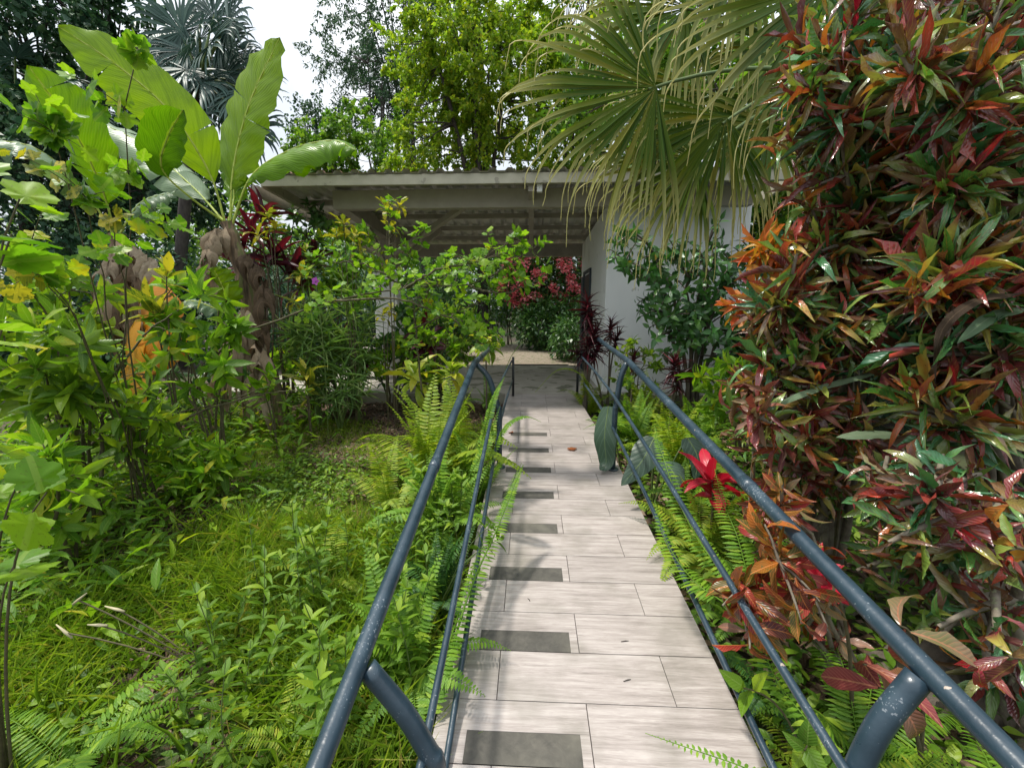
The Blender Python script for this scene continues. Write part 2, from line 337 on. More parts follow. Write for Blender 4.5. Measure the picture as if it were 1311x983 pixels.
M['ear'] = leafmat('elephant_ear_leaf', [(0, (.025, .05, .032)), (1, (.055, .095, .06))], (.13, .19, .15), .5, 8, .15, .35, island=False, tmul=(1, 1.2, .9))
M['grass'] = leafmat('grass_blade', [(0, (.10, .19, .018)), (.5, (.20, .32, .025)), (.82, (.32, .41, .04)), (1, (.38, .29, .10))], None, 0, 3, .4, .5)
M['cover'] = leafmat('ground_cover_leaf', [(0, (.05, .12, .012)), (.6, (.12, .23, .018)), (1, (.27, .38, .03))], None, 0, 3, .35, .45)
M['litter'] = leafmat('litter_leaf', [(0, (.05, .03, .02)), (.5, (.12, .075, .045)), (.85, (.22, .15, .10)), (1, (.35, .27, .2))], (.2, .14, .09), .4, 5, .1, .8, tmul=(1, .8, .6))
M['fallen'] = leafmat('fallen_leaf', [(0, (.22, .05, .015)), (1, (.3, .09, .02))], (.4, .2, .08), .6, 7, .2, .6, tmul=(1, .8, .6))
M['needle'] = leafmat('narrow_leaf', [(0, (.08, .17, .04)), (.6, (.15, .26, .07)), (1, (.28, .36, .12))], None, 0, 1, .3, .4)
M['steel'] = None

# painted steel of the handrails: blue-grey gloss paint, chipped and scuffed
def paint():
    m, nt = newmat('blue_grey_pipe_paint'); tc = N(nt, 'ShaderNodeTexCoord')
    n1 = N(nt, 'ShaderNodeTexNoise', Scale=9.0, Detail=6.0); Lk(nt, tc.outputs['Object'], n1.inputs[0])
    n2 = N(nt, 'ShaderNodeTexNoise', Scale=170.0, Detail=3.0); Lk(nt, tc.outputs['Object'], n2.inputs[0])
    n4 = N(nt, 'ShaderNodeTexNoise', Scale=26.0, Detail=4.0); Lk(nt, tc.outputs['Object'], n4.inputs[0])
    c = ramp(nt, [(.3, (.015, .030, .044)), (.7, (.030, .055, .076))]); Lk(nt, n1.outputs[0], c.inputs[0])
    chip = mth(nt, 'MULTIPLY', mth(nt, 'GREATER_THAN', mth(nt, 'MULTIPLY', n2.outputs[0], mth(nt, 'ADD', n1.outputs[0], .5)), .70), .45)
    col = mixc(nt, chip, c.outputs[0], (.3, .33, .36))
    big = mth(nt, 'GREATER_THAN', n4.outputs[0], .735); col = mixc(nt, big, col, (.33, .27, .22))
    rr = ramp(nt, [(.3, (.25,)*3), (.7, (.42,)*3)]); Lk(nt, n1.outputs[0], rr.inputs[0])
    bp = N(nt, 'ShaderNodeBump', Strength=.5, Distance=.004); Lk(nt, n4.outputs[0], bp.inputs['Height'])
    pb = N(nt, 'ShaderNodeBsdfPrincipled'); Lk(nt, col, pb.inputs['Base Color']); Lk(nt, rr.outputs[0], pb.inputs['Roughness']); Lk(nt, bp.outputs[0], pb.inputs['Normal'])
    o = N(nt, 'ShaderNodeOutputMaterial'); Lk(nt, pb.outputs[0], o.inputs[0]); return m
M['steel'] = paint()
def tilemat(name, a, b, c, streak=(.6, 16, 1), rough=.35, per=.5):
    """wood-look porcelain: streaks along the plank, each plank shifted, faint rings"""
    m, nt = newmat(name); tc = N(nt, 'ShaderNodeTexCoord'); geo = N(nt, 'ShaderNodeNewGeometry')
    mp = N(nt, 'ShaderNodeMapping'); mp.inputs['Scale'].default_value = streak; Lk(nt, tc.outputs['Object'], mp.inputs[0])
    cmb = N(nt, 'ShaderNodeCombineXYZ'); r = geo.outputs['Random Per Island']
    Lk(nt, mth(nt, 'MULTIPLY', r, 37.0), cmb.inputs[0]); Lk(nt, mth(nt, 'MULTIPLY', r, 91.0), cmb.inputs[1]); Lk(nt, cmb.outputs[0], mp.inputs[1])
    n1 = N(nt, 'ShaderNodeTexNoise', Scale=3.0, Detail=9.0, Roughness=.62, Distortion=.6); Lk(nt, mp.outputs[0], n1.inputs[0])
    n2 = N(nt, 'ShaderNodeTexNoise', Scale=9.0, Detail=8.0, Roughness=.7, Distortion=1.5); Lk(nt, mp.outputs[0], n2.inputs[0])
    n5 = N(nt, 'ShaderNodeTexNoise', Scale=5.0, Detail=5.0); Lk(nt, tc.outputs['Object'], n5.inputs[0])
    cr = ramp(nt, [(.28, a), (.5, b), (.72, c)]); Lk(nt, mth(nt, 'ADD', mth(nt, 'MULTIPLY', n1.outputs[0], .6), mth(nt, 'MULTIPLY', n2.outputs[0], .4)), cr.inputs[0])
    hs = N(nt, 'ShaderNodeHueSaturation'); Lk(nt, cr.outputs[0], hs.inputs['Color'])
    Lk(nt, mth(nt, 'ADD', 1-per*.12, mth(nt, 'MULTIPLY', r, per*.24)), hs.inputs['Value'])
    col = mixc(nt, mth(nt, 'MULTIPLY', mth(nt, 'MAXIMUM', mth(nt, 'SUBTRACT', n5.outputs[0], .48), 0.0), 2.2), hs.outputs[0], (.15, .14, .11))
    bp = N(nt, 'ShaderNodeBump', Strength=.12, Distance=.002); Lk(nt, n2.outputs[0], bp.inputs['Height'])
    pb = N(nt, 'ShaderNodeBsdfPrincipled', Roughness=rough); Lk(nt, col, pb.inputs['Base Color']); Lk(nt, bp.outputs[0], pb.inputs['Normal'])
    o = N(nt, 'ShaderNodeOutputMaterial'); Lk(nt, pb.outputs[0], o.inputs[0]); return m
M['tile'] = tilemat('pale_wood_look_tile', (.15, .127, .112), (.34, .30, .278), (.52, .475, .445), (1.3, 17, 1), .4)
M['strip'] = tilemat('dark_inset_tile', (.03, .028, .024), (.066, .062, .052), (.12, .11, .09), (3, 3, 1), .8)
M['grout'] = surf('grout', (.07, .055, .045), (.13, .10, .08), 40, .9)
M['conc'] = surf('worn_concrete', (.27, .25, .21), (.42, .39, .33), 4, .7, .3, .01, c3=(.10, .11, .06), s3=3, t3=.58)
M['soil'] = surf('dark_soil', (.035, .025, .017), (.10, .072, .048), 3.5, .95, 1.0, .06, c3=(.05, .07, .02), s3=2.2, t3=.5)
M['gravel'] = surf('gravel', (.14, .11, .08), (.42, .35, .27), 60, .9, 1.0, .02, c3=(.09, .12, .03), s3=9, t3=.58)
M['wall'] = surf('white_plaster', (.80, .81, .82), (.88, .88, .88), 2.5, .8, .15, .01, (1, 1, .5), c3=(.55, .55, .53), s3=5, t3=.66)
M['beam'] = surf('beige_grey_beam_paint', (.30, .265, .21), (.38, .34, .27), 6, .55, .1, .01)
M['beamd'] = surf('grey_brown_steel_paint', (.26, .23, .19), (.36, .32, .27), 6, .55, .1, .01)
M['fascia'] = surf('pale_fascia', (.33, .31, .23), (.46, .43, .33), 5, .5, .1, .01, c3=(.24, .22, .17), s3=7, t3=.66)
M['rooft'] = surf('red_brown_roof_sheet', (.30, .14, .10), (.42, .26, .2), 5, .45)
M['roofu'] = surf('grey_roof_underside', (.50, .49, .46), (.62, .60, .57), 3, .5, .1, .01)
M['black'] = surf('dark_metal', (.012, .014, .016), (.03, .032, .034), 9, .5)
M['blue'] = surf('dark_blue_shutter', (.02, .035, .05), (.04, .06, .08), 9, .5)
M['white'] = surf('white_fitting', (.6, .6, .58), (.75, .75, .73), 9, .5)

# ------------------------------------------------------------------ ground, gravel, path
def sheet(name, x0, x1, y0, y1, nx, ny, dz, mat, zf=gz, warp=0):
    mb = MB(); xs = np.linspace(x0, x1, nx); ys = np.linspace(y0, y1, ny); X, Y = np.meshgrid(xs, ys)
    Z = zf(X, Y)+dz
    if warp: Z = Z+warp*(np.sin(X*7.3)*np.cos(Y*6.1)+.6*np.sin(X*15+Y*11))
    v = np.stack([X, Y, Z], 2).reshape(-1, 3); i = np.arange(nx-1)[None]+np.arange(ny-1)[:, None]*nx
    mb.raw(v, np.stack([i, i+1, i+nx+1, i+nx], 2).reshape(-1, 4), v[:, :2]); return tag(mb.build(name, mat), kind='structure')
sheet('ground', -60, 60, -8, 112, 241, 241, 0, M['soil'], warp=.012)
SLABZ = .265
sheet('gravel_yard', -3.2, 2.6, 8.3, 13.5, 60, 60, .09, M['gravel'])
XL, XR, YE = -.275, .69, 5.40
def pz(y): return SL*y
# the path: a sloping concrete body, wood-look tiles in a running bond, inset dark strips
mb = MB()
v = [(XL-.02, -1, -.4), (XR+.02, -1, -.4), (XR-.06, YE, -.2), (XL+.0, YE, -.2), (XL-.02, -1, pz(-1)-.012), (XR+.02, -1, pz(-1)-.012), (XR-.06, YE, pz(YE)-.012), (XL+.0, YE, pz(YE)-.012)]
mb.raw(v, [(0,3,2,1),(4,5,6,7),(0,1,5,4),(1,2,6,5),(2,3,7,6),(3,0,4,7)])
path = tag(mb.build('path', M['grout'], smooth=False), kind='structure')
tl = MB(); GAP = .003; row0 = 1.015
def xl(y): return XL-.02+(.0 if y < 2 else -.012*(y-2)) if y < 2 else XL-.02-.008*(y-2)
def xr(y): return XR+.005-(0 if y < 3.4 else .052*(y-3.4))
strips = []
for k in range(-6, 22):
    ya = row0+.2*k; yb = ya+.2; 
    if ya >= YE-.02: break
    yb = min(yb, YE)
    joints = [.195] if k % 2 == 0 else [-.105, .495]
    if k > 18: joints = [.195, .45] if k % 2 == 0 else [-.105, .2]
    xs = [None]+joints+[None]
    has = (k % 2 == 0) and -4 <= k <= 14
    cells = []
    for a, b in zip(xs[:-1], xs[1:]):
        xa = (lambda y, a=a: xl(y) if a is None else a+GAP/2); xb = (lambda y, b=b: xr(y) if b is None else b-GAP/2)
        if has and a is None:        # the tile with the dark strip let into its near half
            sx0, sx1 = -.19+(.0 if k < 6 else .01), .163; sy1 = ya+.098
            cells += [(xa, xb, sy1+.0005, yb-GAP/2), (xa, lambda y: sx0-.0006, ya+GAP/2, sy1), (lambda y: sx1+.0006, xb, ya+GAP/2, sy1)]
            strips.append((sx0, sx1, ya+.003, sy1))
        else: cells.append((xa, xb, ya+GAP/2, yb-GAP/2))
    for xa, xb, y0, y1 in cells:
        q = [(xa(y0), y0), (xb(y0), y0), (xb(y1), y1), (xa(y1), y1)]; h = .0005*random.random()
        vv = [(x, y, pz(y)-.010) for x, y in q]+[(x, y, pz(y)+h) for x, y in q]
        tl.raw(vv, [(4,5,6,7),(0,1,5,4),(1,2,6,5),(2,3,7,6),(3,0,4,7)])
tl.build('tile_surface', M['tile'], path, smooth=False)
for sx0, sx1, y0, y1 in strips:
    b = MB(); vv = [(x, y, pz(y)-.009) for x, y in ((sx0,y0),(sx1,y0),(sx1,y1),(sx0,y1))]; vv += [(x, y, pz(y)-.0008) for x, y in ((sx0,y0),(sx1,y0),(sx1,y1),(sx0,y1))]
    b.raw(vv, [(4,5,6,7),(0,1,5,4),(1,2,6,5),(2,3,7,6),(3,0,4,7)]); b.build('inset_strip', M['strip'], path, smooth=False)

# ------------------------------------------------------------------ pavilion
pv = thing('garden_pavilion', 'open sided pavilion with corrugated metal roof and white wall at the end of the ramp', 'pavilion', (0, 6, SLABZ))
YF, YB = 4.95, 8.7                   # eave and back edge
zf_ = W(560, 222, YF)[2]; zb_ = W(640, 313, 8.35)[2]+.05
RXL, RXR = W(335, 232, YF)[0], W(1022, 232, YF)[0]
def rz(y): return zf_+(zb_-zf_)*(y-YF)/(YB-YF)
mb = MB(); mb.box((-4.2, 5.405, -.1), (3.4, 8.25, SLABZ)); mb.build('floor_slab', M['conc'], pv, False)
def corr(z_off, name, mat, th=0):
    b = MB(); pitch = .19; n = int((RXR-RXL)/pitch); xs = []; zs = []
    for i in range(n):
        for t, z in ((0, 0), (.45, 0), (.6, .03), (.85, .03)): xs.append(RXL+(i+t)*pitch); zs.append(z)
    xs = np.array(xs); zs = np.array(zs); k = len(xs)
    ys = [YF-.06, (YF+YB)/2, YB+.1]
    v = np.array([(x, y, rz(y)+z+z_off) for y in ys for x, z in zip(xs, zs)])
    q = [(j*k+i, j*k+i+1, (j+1)*k+i+1, (j+1)*k+i) for j in range(2) for i in range(k-1)]
    b.raw(v, q); return b.build(name, mat, pv, False)
corr(.0, 'roof_sheet', M['rooft']); corr(-.006, 'roof_underside', M['roofu'])
mb = MB(); zt = rz(YF)-.012; zb = W(560, 237, YF)[2]
mb.box((RXL, YF-.03, zb), (RXR, YF+.02, zt)); mb.build('fascia', M['fascia'], pv, False, .004)
for x in (RXL, RXR):
    b = MB(); b.bar((x, YF+.021, (zt+zb)/2), (x, YB, rz(YB)-.012-(zt-zb)/2), .045, zt-zb); b.build('fascia', M['fascia'], pv, False)
YBm = 5.35
BX0 = W(428, 250, YBm)[0]; WX = W(778, 300, 5.6)[0]; bt = W(560, 244, YBm)[2]; bb = W(560, 268, YBm)[2]
mb = MB(); mb.box((BX0, YBm-.06, bb), (WX+1.6, YBm+.06, bt)); mb.build('front_beam', M['beam'], pv, False, .006)
yb2 = 8.35; b2t = W(640, 313, yb2)[2]; b2b = W(640, 329, yb2)[2]
mb = MB(); mb.box((BX0-.2, yb2-.06, b2b), (WX+.3, yb2+.06, b2t)); mb.build('back_beam', M['beamd'], pv, False, .006)
mb = MB(); mb.bar((BX0+.07, YBm+.061, (bt+bb)/2), (BX0+.07, yb2-.061, (b2t+b2b)/2+.02), .14, bt-bb-.01); mb.build('side_beam', M['beamd'], pv, False, .006)
for i, y in enumerate((5.75, 6.45, 7.15, 7.85)):
    b = MB(); z1 = rz(y)-.02; b.box((RXL+.05, y-.03, z1-.07), (RXR-.05, y+.03, z1-.008)); b.build('purlin', M['beamd'], pv, False)
for x in (W(680, 300, 6.6)[0], BX0-.75):
    b = MB(); b.bar((x, YF+.03, rz(YF)-.14), (x, YB, rz(YB)-.14), .07, .1); b.build('rafter', M['beamd'], pv, False)
# column with its plinth and knee braces
cY = 7.0; cx0, cx1 = W(484, 400, cY)[0], W(513, 400, cY)[0]; ct = rz(cY)-.2
mb = MB(); mb.box((cx0, cY-.15, SLABZ), (cx1, cY+.15, W(500, 350, cY)[2])); mb.build('column', M['wall'], pv, False, .01)
cm = (cx0+cx1)/2
mb = MB(); mb.box((cm-.07, cY-.07, W(500, 350, cY)[2]+.001), (cm+.07, cY+.07, ct)); mb.build('post', M['beamd'], pv, False)
for a, b_ in (((cm+.05, cY, W(505, 330, cY)[2]), (*W(598, 266, 5.6)[:1], 5.6, rz(5.6)-.14)), ((cm+.02, cY, ct-.55), (cm+.9, cY, ct+.08)), ((cm, cY-.05, ct-.5), (cm+.03, cY-1.0, ct+.12)), ((cm, cY+.05, ct-.5), (cm+.0, cY+.9, ct-.05))):
    b = MB(); b.bar(a, b_, .07, .07); b.build('brace', M['beam'], pv, False)
# white walled room on the right
wf = 5.6; wr = W(960, 300, wf)[0]
mb = MB(); y2 = 8.3; X0, X1 = WX, wr
tz = lambda y: rz(y)-.09
v = [(X0,wf,0),(X1,wf,0),(X1,y2,0),(X0,y2,0),(X0,wf,tz(wf)-.03),(X1,wf,tz(wf)-.03),(X1,y2,tz(y2)),(X0,y2,tz(y2))]
mb.raw(v, [(0,3,2,1),(4,5,6,7),(0,1,5,4),(1,2,6,5),(2,3,7,6),(3,0,4,7)]); wl = mb.build('wall', M['wall'], pv, False, .012)
# door and open shutter in the side wall
dy0, dy1 = 7.0, 7.75; b = MB(); b.box((X0-.012, dy0, SLABZ+.003), (X0-.003, dy1, W(750, 352, 7.4)[2]+.0)); dr = b.build('door', M['black'], pv, False)
b = MB()
for (ya, yb, za, zb3) in ((dy0-.05, dy0, SLABZ, W(750, 350, 7.4)[2]), (dy1, dy1+.05, SLABZ, W(750, 350, 7.4)[2]), (dy0-.05, dy1+.05, W(750, 350, 7.4)[2], W(750, 350, 7.4)[2]+.05)):
    b.box((X0-.03, ya, za+.004), (X0-.002, yb, zb3))
b.build('door_frame', M['blue'], dr, False)
b = MB(); b.box((X0-.036, dy1+.06, SLABZ+.02), (X0-.014, dy1+.3, W(750, 352, 7.4)[2])); b.build('shutter', M['blue'], pv, False, .004)
b = MB(); p = W(691, 234, 4.96); b.box((p[0]-.03, YF+.022, p[2]-.09), (p[0]+.03, YF+.07, p[2]+.0)); b.build('gutter_bracket', M['white'], pv, False, .004)
# bench-height rail and dark planter by the column
b = MB(); z = W(520, 446, 6.6)[2]; xa, xb = W(455, 446, 6.6)[0], W(560, 446, 6.6)[0]
bn = thing('bench', 'weathered concrete bench beside the pavilion column, half hidden by plants', 'bench', ((xa+xb)/2, 6.6, SLABZ))
b.box((xa, 6.45, z-.05), (xb, 6.8, z)); b.build('seat', M['conc'], bn, False, .006)
for x in (xa+.1, xb-.1): b = MB(); b.box((x-.05, 6.48, SLABZ), (x+.05, 6.77, z-.051)); b.build('leg', M['conc'], bn, False)
b = MB(); p = W(507, 438, 6.72); b.box((p[0]-.16, 6.56, z+.001), (p[0]+.16, 6.76, z+.15)); tag(b.build('planter_box', M['black'], None, False, .01), 'black planter box standing on the bench by the white column', 'planter')
# drain strip at the back edge of the floor
b = MB(); b.box((-.35, 8.255, .2), (.75, 8.33, SLABZ+.012)); tag(b.build('drain_cover', M['black'], None, False), 'dark drain cover along the far edge of the concrete floor', 'drain')

# ------------------------------------------------------------------ handrails
def at(X, u, v): d = ray(u, v); return EYE+d*(X/d[0])
PY = 3.10
def rail(side):
    L = side < 0
    t = thing('handrail', 'blue grey pipe handrail on the left edge of the tiled ramp' if L else 'blue grey pipe handrail on the right edge of the tiled ramp', 'handrail', (-.25 if L else .68, 2.4, pz(2.4)))
    def bd(name, pts, r, n=14, par=t, cap=True): b = MB(); b.tube(pts, r, n, cap); return b.build(name, M['steel'], par)
    if L:
        a, k = W(407, 983, .62), W(607, 465, PY); e = W(628, 446, 4.6)
        m0, m1 = at(-.24, 538, 983), W(636, 507, PY); l0, l1 = at(-.235, 570, 983), W(640, 545, PY)
        e1, e2 = W(655, 462, 5.3), W(656, 487, 5.3); px, tx = -.232, k[0]
    else:
        a, k = W(1308, 983, .58), W(805, 463, PY); e = W(764, 433, 5.0)
        m0, m1 = at(.625, 1080, 983), W(783, 503, PY); l0, l1 = at(.635, 990, 983), W(784, 547, PY)
        e1, e2 = W(738, 449, 5.35), W(741, 481, 5.35); px, tx = .635, k[0]
    back = a+(a-k)*.32
    tr = np.vstack([back, a, a*.6+k*.4, a*.15+k*.85, k+(a-k)*.02, k+(e-k)*.05, (k+e)/2, e, e+(e-k)*.05-V(0, 0, .05)])
    top = bd('top_rail', spline(tr, 60), .0215)
    # welded sleeve on the top rail
    f = .42 if L else .33; c = a*(1-f)+k*f; dd = nrm(k-a); bd('sleeve', [c-dd*.03, c+dd*.03], .0236, 14, top)
    for nm, p0, p1, q in (('middle_rail', m0, m1, e1), ('lower_rail', l0, l1, e2)):
        bd(nm, spline([p0+(p0-p1)*.3, p0, p1, q], 40), .0105, 10)
    # post at PY: foot, straight pipe, arm bending outwards up to the top rail
    def post(y, base, kx, kz, r=.021):
        bx = base[0]
        pts = [V(bx, y, base[2]), V(bx, y, base[2]+.2), V(bx, y, base[2]+.45*(kz-base[2])/.82), V(bx+(kx-bx)*.08, y, kz-.30*(kz-base[2])/.82-.02), V(bx+(kx-bx)*.40, y+.01, kz-.12), V(bx+(kx-bx)*.9, y+.02, kz-.012)]
        ps = bd('post', spline(pts, 26), r); bd('foot_plate', [V(bx, y, base[2]-.004), V(bx, y, base[2]+.006)], .045, 16, ps)
    post(PY, V(px, PY, pz(PY)), k[0], k[2])
    fY = (.80 if L else .72)-a[1]; q = a+(k-a)*(fY/(k[1]-a[1]))
    post(q[1], V(px+.02 if L else px-.0, q[1], pz(q[1])), q[0], q[2], .023)
    yb = 5.3; x = W(657, 500, yb)[0] if L else W(739, 500, yb)[0]
    b = MB(); b.tube([V(x, yb, pz(yb)), V(x, yb, W(657, 457, yb)[2])], .016, 10, True); b.build('end_post', M['black'], t)
rail(-1); rail(1)

# ------------------------------------------------------------------ plants: builders
def shrub(name, label, cat, base, tips, T, L, Wd, n, mat, stem='stem', r0=.012, spread=(15, 100), back=0., axes=None, group=None, roll=.3, grav=0., mats2=None, arch=.35, lead=True, jit=.12, tw=.4, stems=None, fname='foliage'):
    """stems curve from the base to every tip; leaves spiral out of each shoot"""
    base = V(*base); root = thing(name, label, cat, base, group)
    sb = MB(); fb = MB(); fb2 = MB(); tips = np.asarray(tips, float)
    if lead and len(tips) > 6:       # main stems first, twigs off the nearest main stem
        k = min(len(tips)//5+1, 9); idx = rng.choice(len(tips), k, replace=False); mains = []
        for i in idx:
            tp = tips[i]; c = base*.45+tp*.55; c[2] = base[2]+(tp[2]-base[2])*(.55+arch); c[:2] = base[:2]+(tp[:2]-base[:2])*.3
            p = bez(base+V(*rng.normal(0, .03, 2), -.02), c, tp, 9)+np.vstack([np.zeros(3), rng.normal(0, .012, (8, 3))]); mains.append(p); sb.tube(p, np.linspace(r0, r0*.35, 9), 6)
        allp = np.vstack([m[2:] for m in mains])
    for i, tp in enumerate(tips):
        ax = axes[i] if axes is not None else None
        if lead and len(tips) > 6:
            low = allp[(allp[:, 2] < tp[2]+.15)]; low = low if len(low) else allp
            q = low[np.argmin(((low-tp)**2).sum(1)*rng.uniform(.6, 1.6, len(low)))]
            c = (q+tp)/2+V(0, 0, .12*np.linalg.norm(tp-q)); p = bez(q, c, tp, 6); sb.tube(p, np.linspace(r0*tw, r0*tw*.5, 6), 5)
        else:
            c = base*.4+tp*.6; c[2] = base[2]+(tp[2]-base[2])*(.6+arch); c[:2] = base[:2]+(tp[:2]-base[:2])*.35
            p = bez(base+V(*rng.normal(0, .015, 2), -.02), c, tp, 10); sb.tube(p, np.linspace(r0, r0*.4, 10), 6)
        d = p[-1]-p[-2] if ax is None else ax
        m = fb2 if (mats2 and rng.random() < mats2[1]) else fb
        rosette(m, T, tp, nrm(d)+V(0, 0, .25), n, L*rng.uniform(.85, 1.15), Wd, spread, back, p, roll, grav=grav, jit=jit)
    if stems is not None: sb = stems if sb.n == 0 else sb
    sb.build('stem', M[stem], root); fb.build(fname, M[mat], root)
    if mats2 and fb2.n: fb2.build(fname, M[mats2[0]], root)
    return root

def frond_mesh(pts, pl, npair, side=None, droop=.25, wid=.3):
    """a fern frond: rachis and paired pinnae along the points"""
    p = spline(pts, 20); mb = MB()
    L = np.linalg.norm(np.diff(p, axis=0), axis=1).sum()
    mb.tube(p, np.linspace(.0028, .0009, 20)*max(1, L/.6), 4)
    t = (np.arange(npair)+.5)/npair; t = .08+.92*t; k = t*19; i = np.minimum(k.astype(int), 18); fr = (k-i)[:, None]
    pos = p[i]*(1-fr)+p[i+1]*fr; tan = p[i+1]-p[i]; tan /= np.linalg.norm(tan, axis=1)[:, None]
    if side is None:
        h = nrm(np.cross(p[-1]-p[0], V(0, 0, 1)) if abs(nrm(p[-1]-p[0])[2]) < .97 else V(1, 0, 0)); side = h
    sd = side-tan*(tan@side)[:, None]; sd /= np.linalg.norm(sd, axis=1)[:, None]; up = np.cross(sd, tan)
    up *= np.sign(up[:, 2].mean()+1e-6)
    ln = pl*np.clip(np.minimum((t+.12)*3.2, (1.03-t)*1.9), .08, 1)
    for s in (-1, 1):
        d = s*sd+tan*.28+rng.normal(0, .05, tan.shape); d[:, 2] -= droop*.3; d /= np.linalg.norm(d, axis=1)[:, None]
        mb.inst(T_P, pos+tan*(s*.2*L/npair), frames(d, up+tan*.35, .1), np.stack([np.minimum(L/npair*.85, ln*.5), ln*rng.uniform(.9, 1.1, npair), ln], 1))
    return mb
T_P = leaf_t(3, 'lance', .15, .35)
# shared frond meshes for the ferns, drawn along +Y from the origin
def std_frond(kind):
    a0, a1, L = {'up': (88, 48, 1), 'arch': (68, -35, 1), 'flat': (35, -45, 1)}[kind]; pts = [V(0, 0, 0)]; n = 12
    for i in range(n):
        a = rad(a0+(a1-a0)*((i+.5)/n)**1.3); pts.append(pts[-1]+V(0, cos(a), sin(a))*L/n)
    return frond_mesh(pts[::2], .135, 34, V(1, 0, 0)).mesh('fern_frond')
FR = {}
def fern(label, base, n, L, mat='fern', kinds=('up', 'arch', 'arch', 'flat'), group=None, face=None, width=360, custom=(), pl=.05):
    r = thing('fern', label, 'fern', base, group)
    for i in range(n):
        k = random.choice(kinds); key = (k, mat)
        if key not in FR:
            FR[key] = [std_frond(k) for _ in range(2)]
            for m in FR[key]: m.materials.append(M[mat]); m.polygons.foreach_set('use_smooth', np.full(len(m.polygons), True))
        o = bpy.data.objects.new('frond', random.choice(FR[key])); C.objects.link(o); o.parent = r
        az = (face if face is not None else 0)+rad((i/n-.5)*width)+random.gauss(0, .15); s = L*random.uniform(.7, 1.12)
        o.rotation_euler = (random.gauss(0, .12), random.gauss(0, .15), az); o.scale = (s,)*3
    for pts in custom:
        b = frond_mesh(pts, pl, int(np.linalg.norm(np.diff(np.array(pts), axis=0), axis=1).sum()/.017)); b.build('frond', M[mat], r)
    return r

def blade(pts, wmax, upv, mat, parent, rag=0, *,  ribmat='rib', tears=5, droop=.25, ns=30, nc=5, name='leaf', ripple=.02, prof=None, label=None, ribr=.011, side_b=(0, 0)):
    """a big banana leaf along the points: two halves torn into sections, ripple, thick midrib"""
    p = spline(pts, ns+1); up = nrm(upv); T = np.gradient(p, axis=0); T /= np.linalg.norm(T, axis=1)[:, None]
    S = np.cross(T, np.tile(up, (len(T), 1))); S /= np.linalg.norm(S, axis=1)[:, None]; Nn = np.cross(S, T)
    t = np.linspace(0, 1, ns+1); w = wmax*.5*(prof(t) if prof else np.clip(np.sin(pi*np.clip(t, 0, 1)**.72), 0, 1)**.5*np.clip((1-t)*7+.04, 0, 1)**.6)
    mb = MB(); ph = rng.uniform(0, 6)
    for s in (-1, 1):
        cuts = sorted(set([0, ns]+[int(c) for c in rng.integers(3, ns-2, tears)])) if tears else [0, ns]
        for a, b in zip(cuts[:-1], cuts[1:]):
            dr = droop*rng.uniform(.6, 1.5)+side_b[0 if s < 0 else 1]; rows = []; uv = []
            for i in range(a, b+1):
                shrink = 1.0
                if i == a and a > 0 and rag: shrink = .97
                for j in range(nc+1):
                    c = j/nc; x = w[i]*c*shrink; ang = dr*c; rp = ripple*sin(i*1.7+ph+s)*c*c+ripple*.4*sin(i*3.9+j)
                    tear = (.5*(1/ns)*c*c if (i == b and b < ns) else 0)
                    x_ = x*(1+rag*(sin(i*.9+ph*3)*.25+sin(i*.37+s)*.3)+rag*rng.normal(0, .10)*c); rp += rag*rng.normal(0, .012)*c
                    rows.append(p[i]-T[i]*tear+s*S[i]*x_*cos(ang)+Nn[i]*(.06*x_-x_*sin(ang)*.9+rp*1.0)+T[i]*x*.12)
                    uv.append((.5+s*c*.5, t[i]))
            k = nc+1; m = b-a
            q = [(i*k+j, i*k+j+1, (i+1)*k+j+1, (i+1)*k+j) for i in range(m) for j in range(nc)]
            mb.raw(rows, q, uv)
    o = mb.build(name, M[mat], parent)
    if label: o['label'] = label
    if ribmat:
        r = MB(); r.tube(p, np.linspace(ribr, ribr*.15, len(p)), 8); r.build('midrib', M[ribmat], o)
    return o

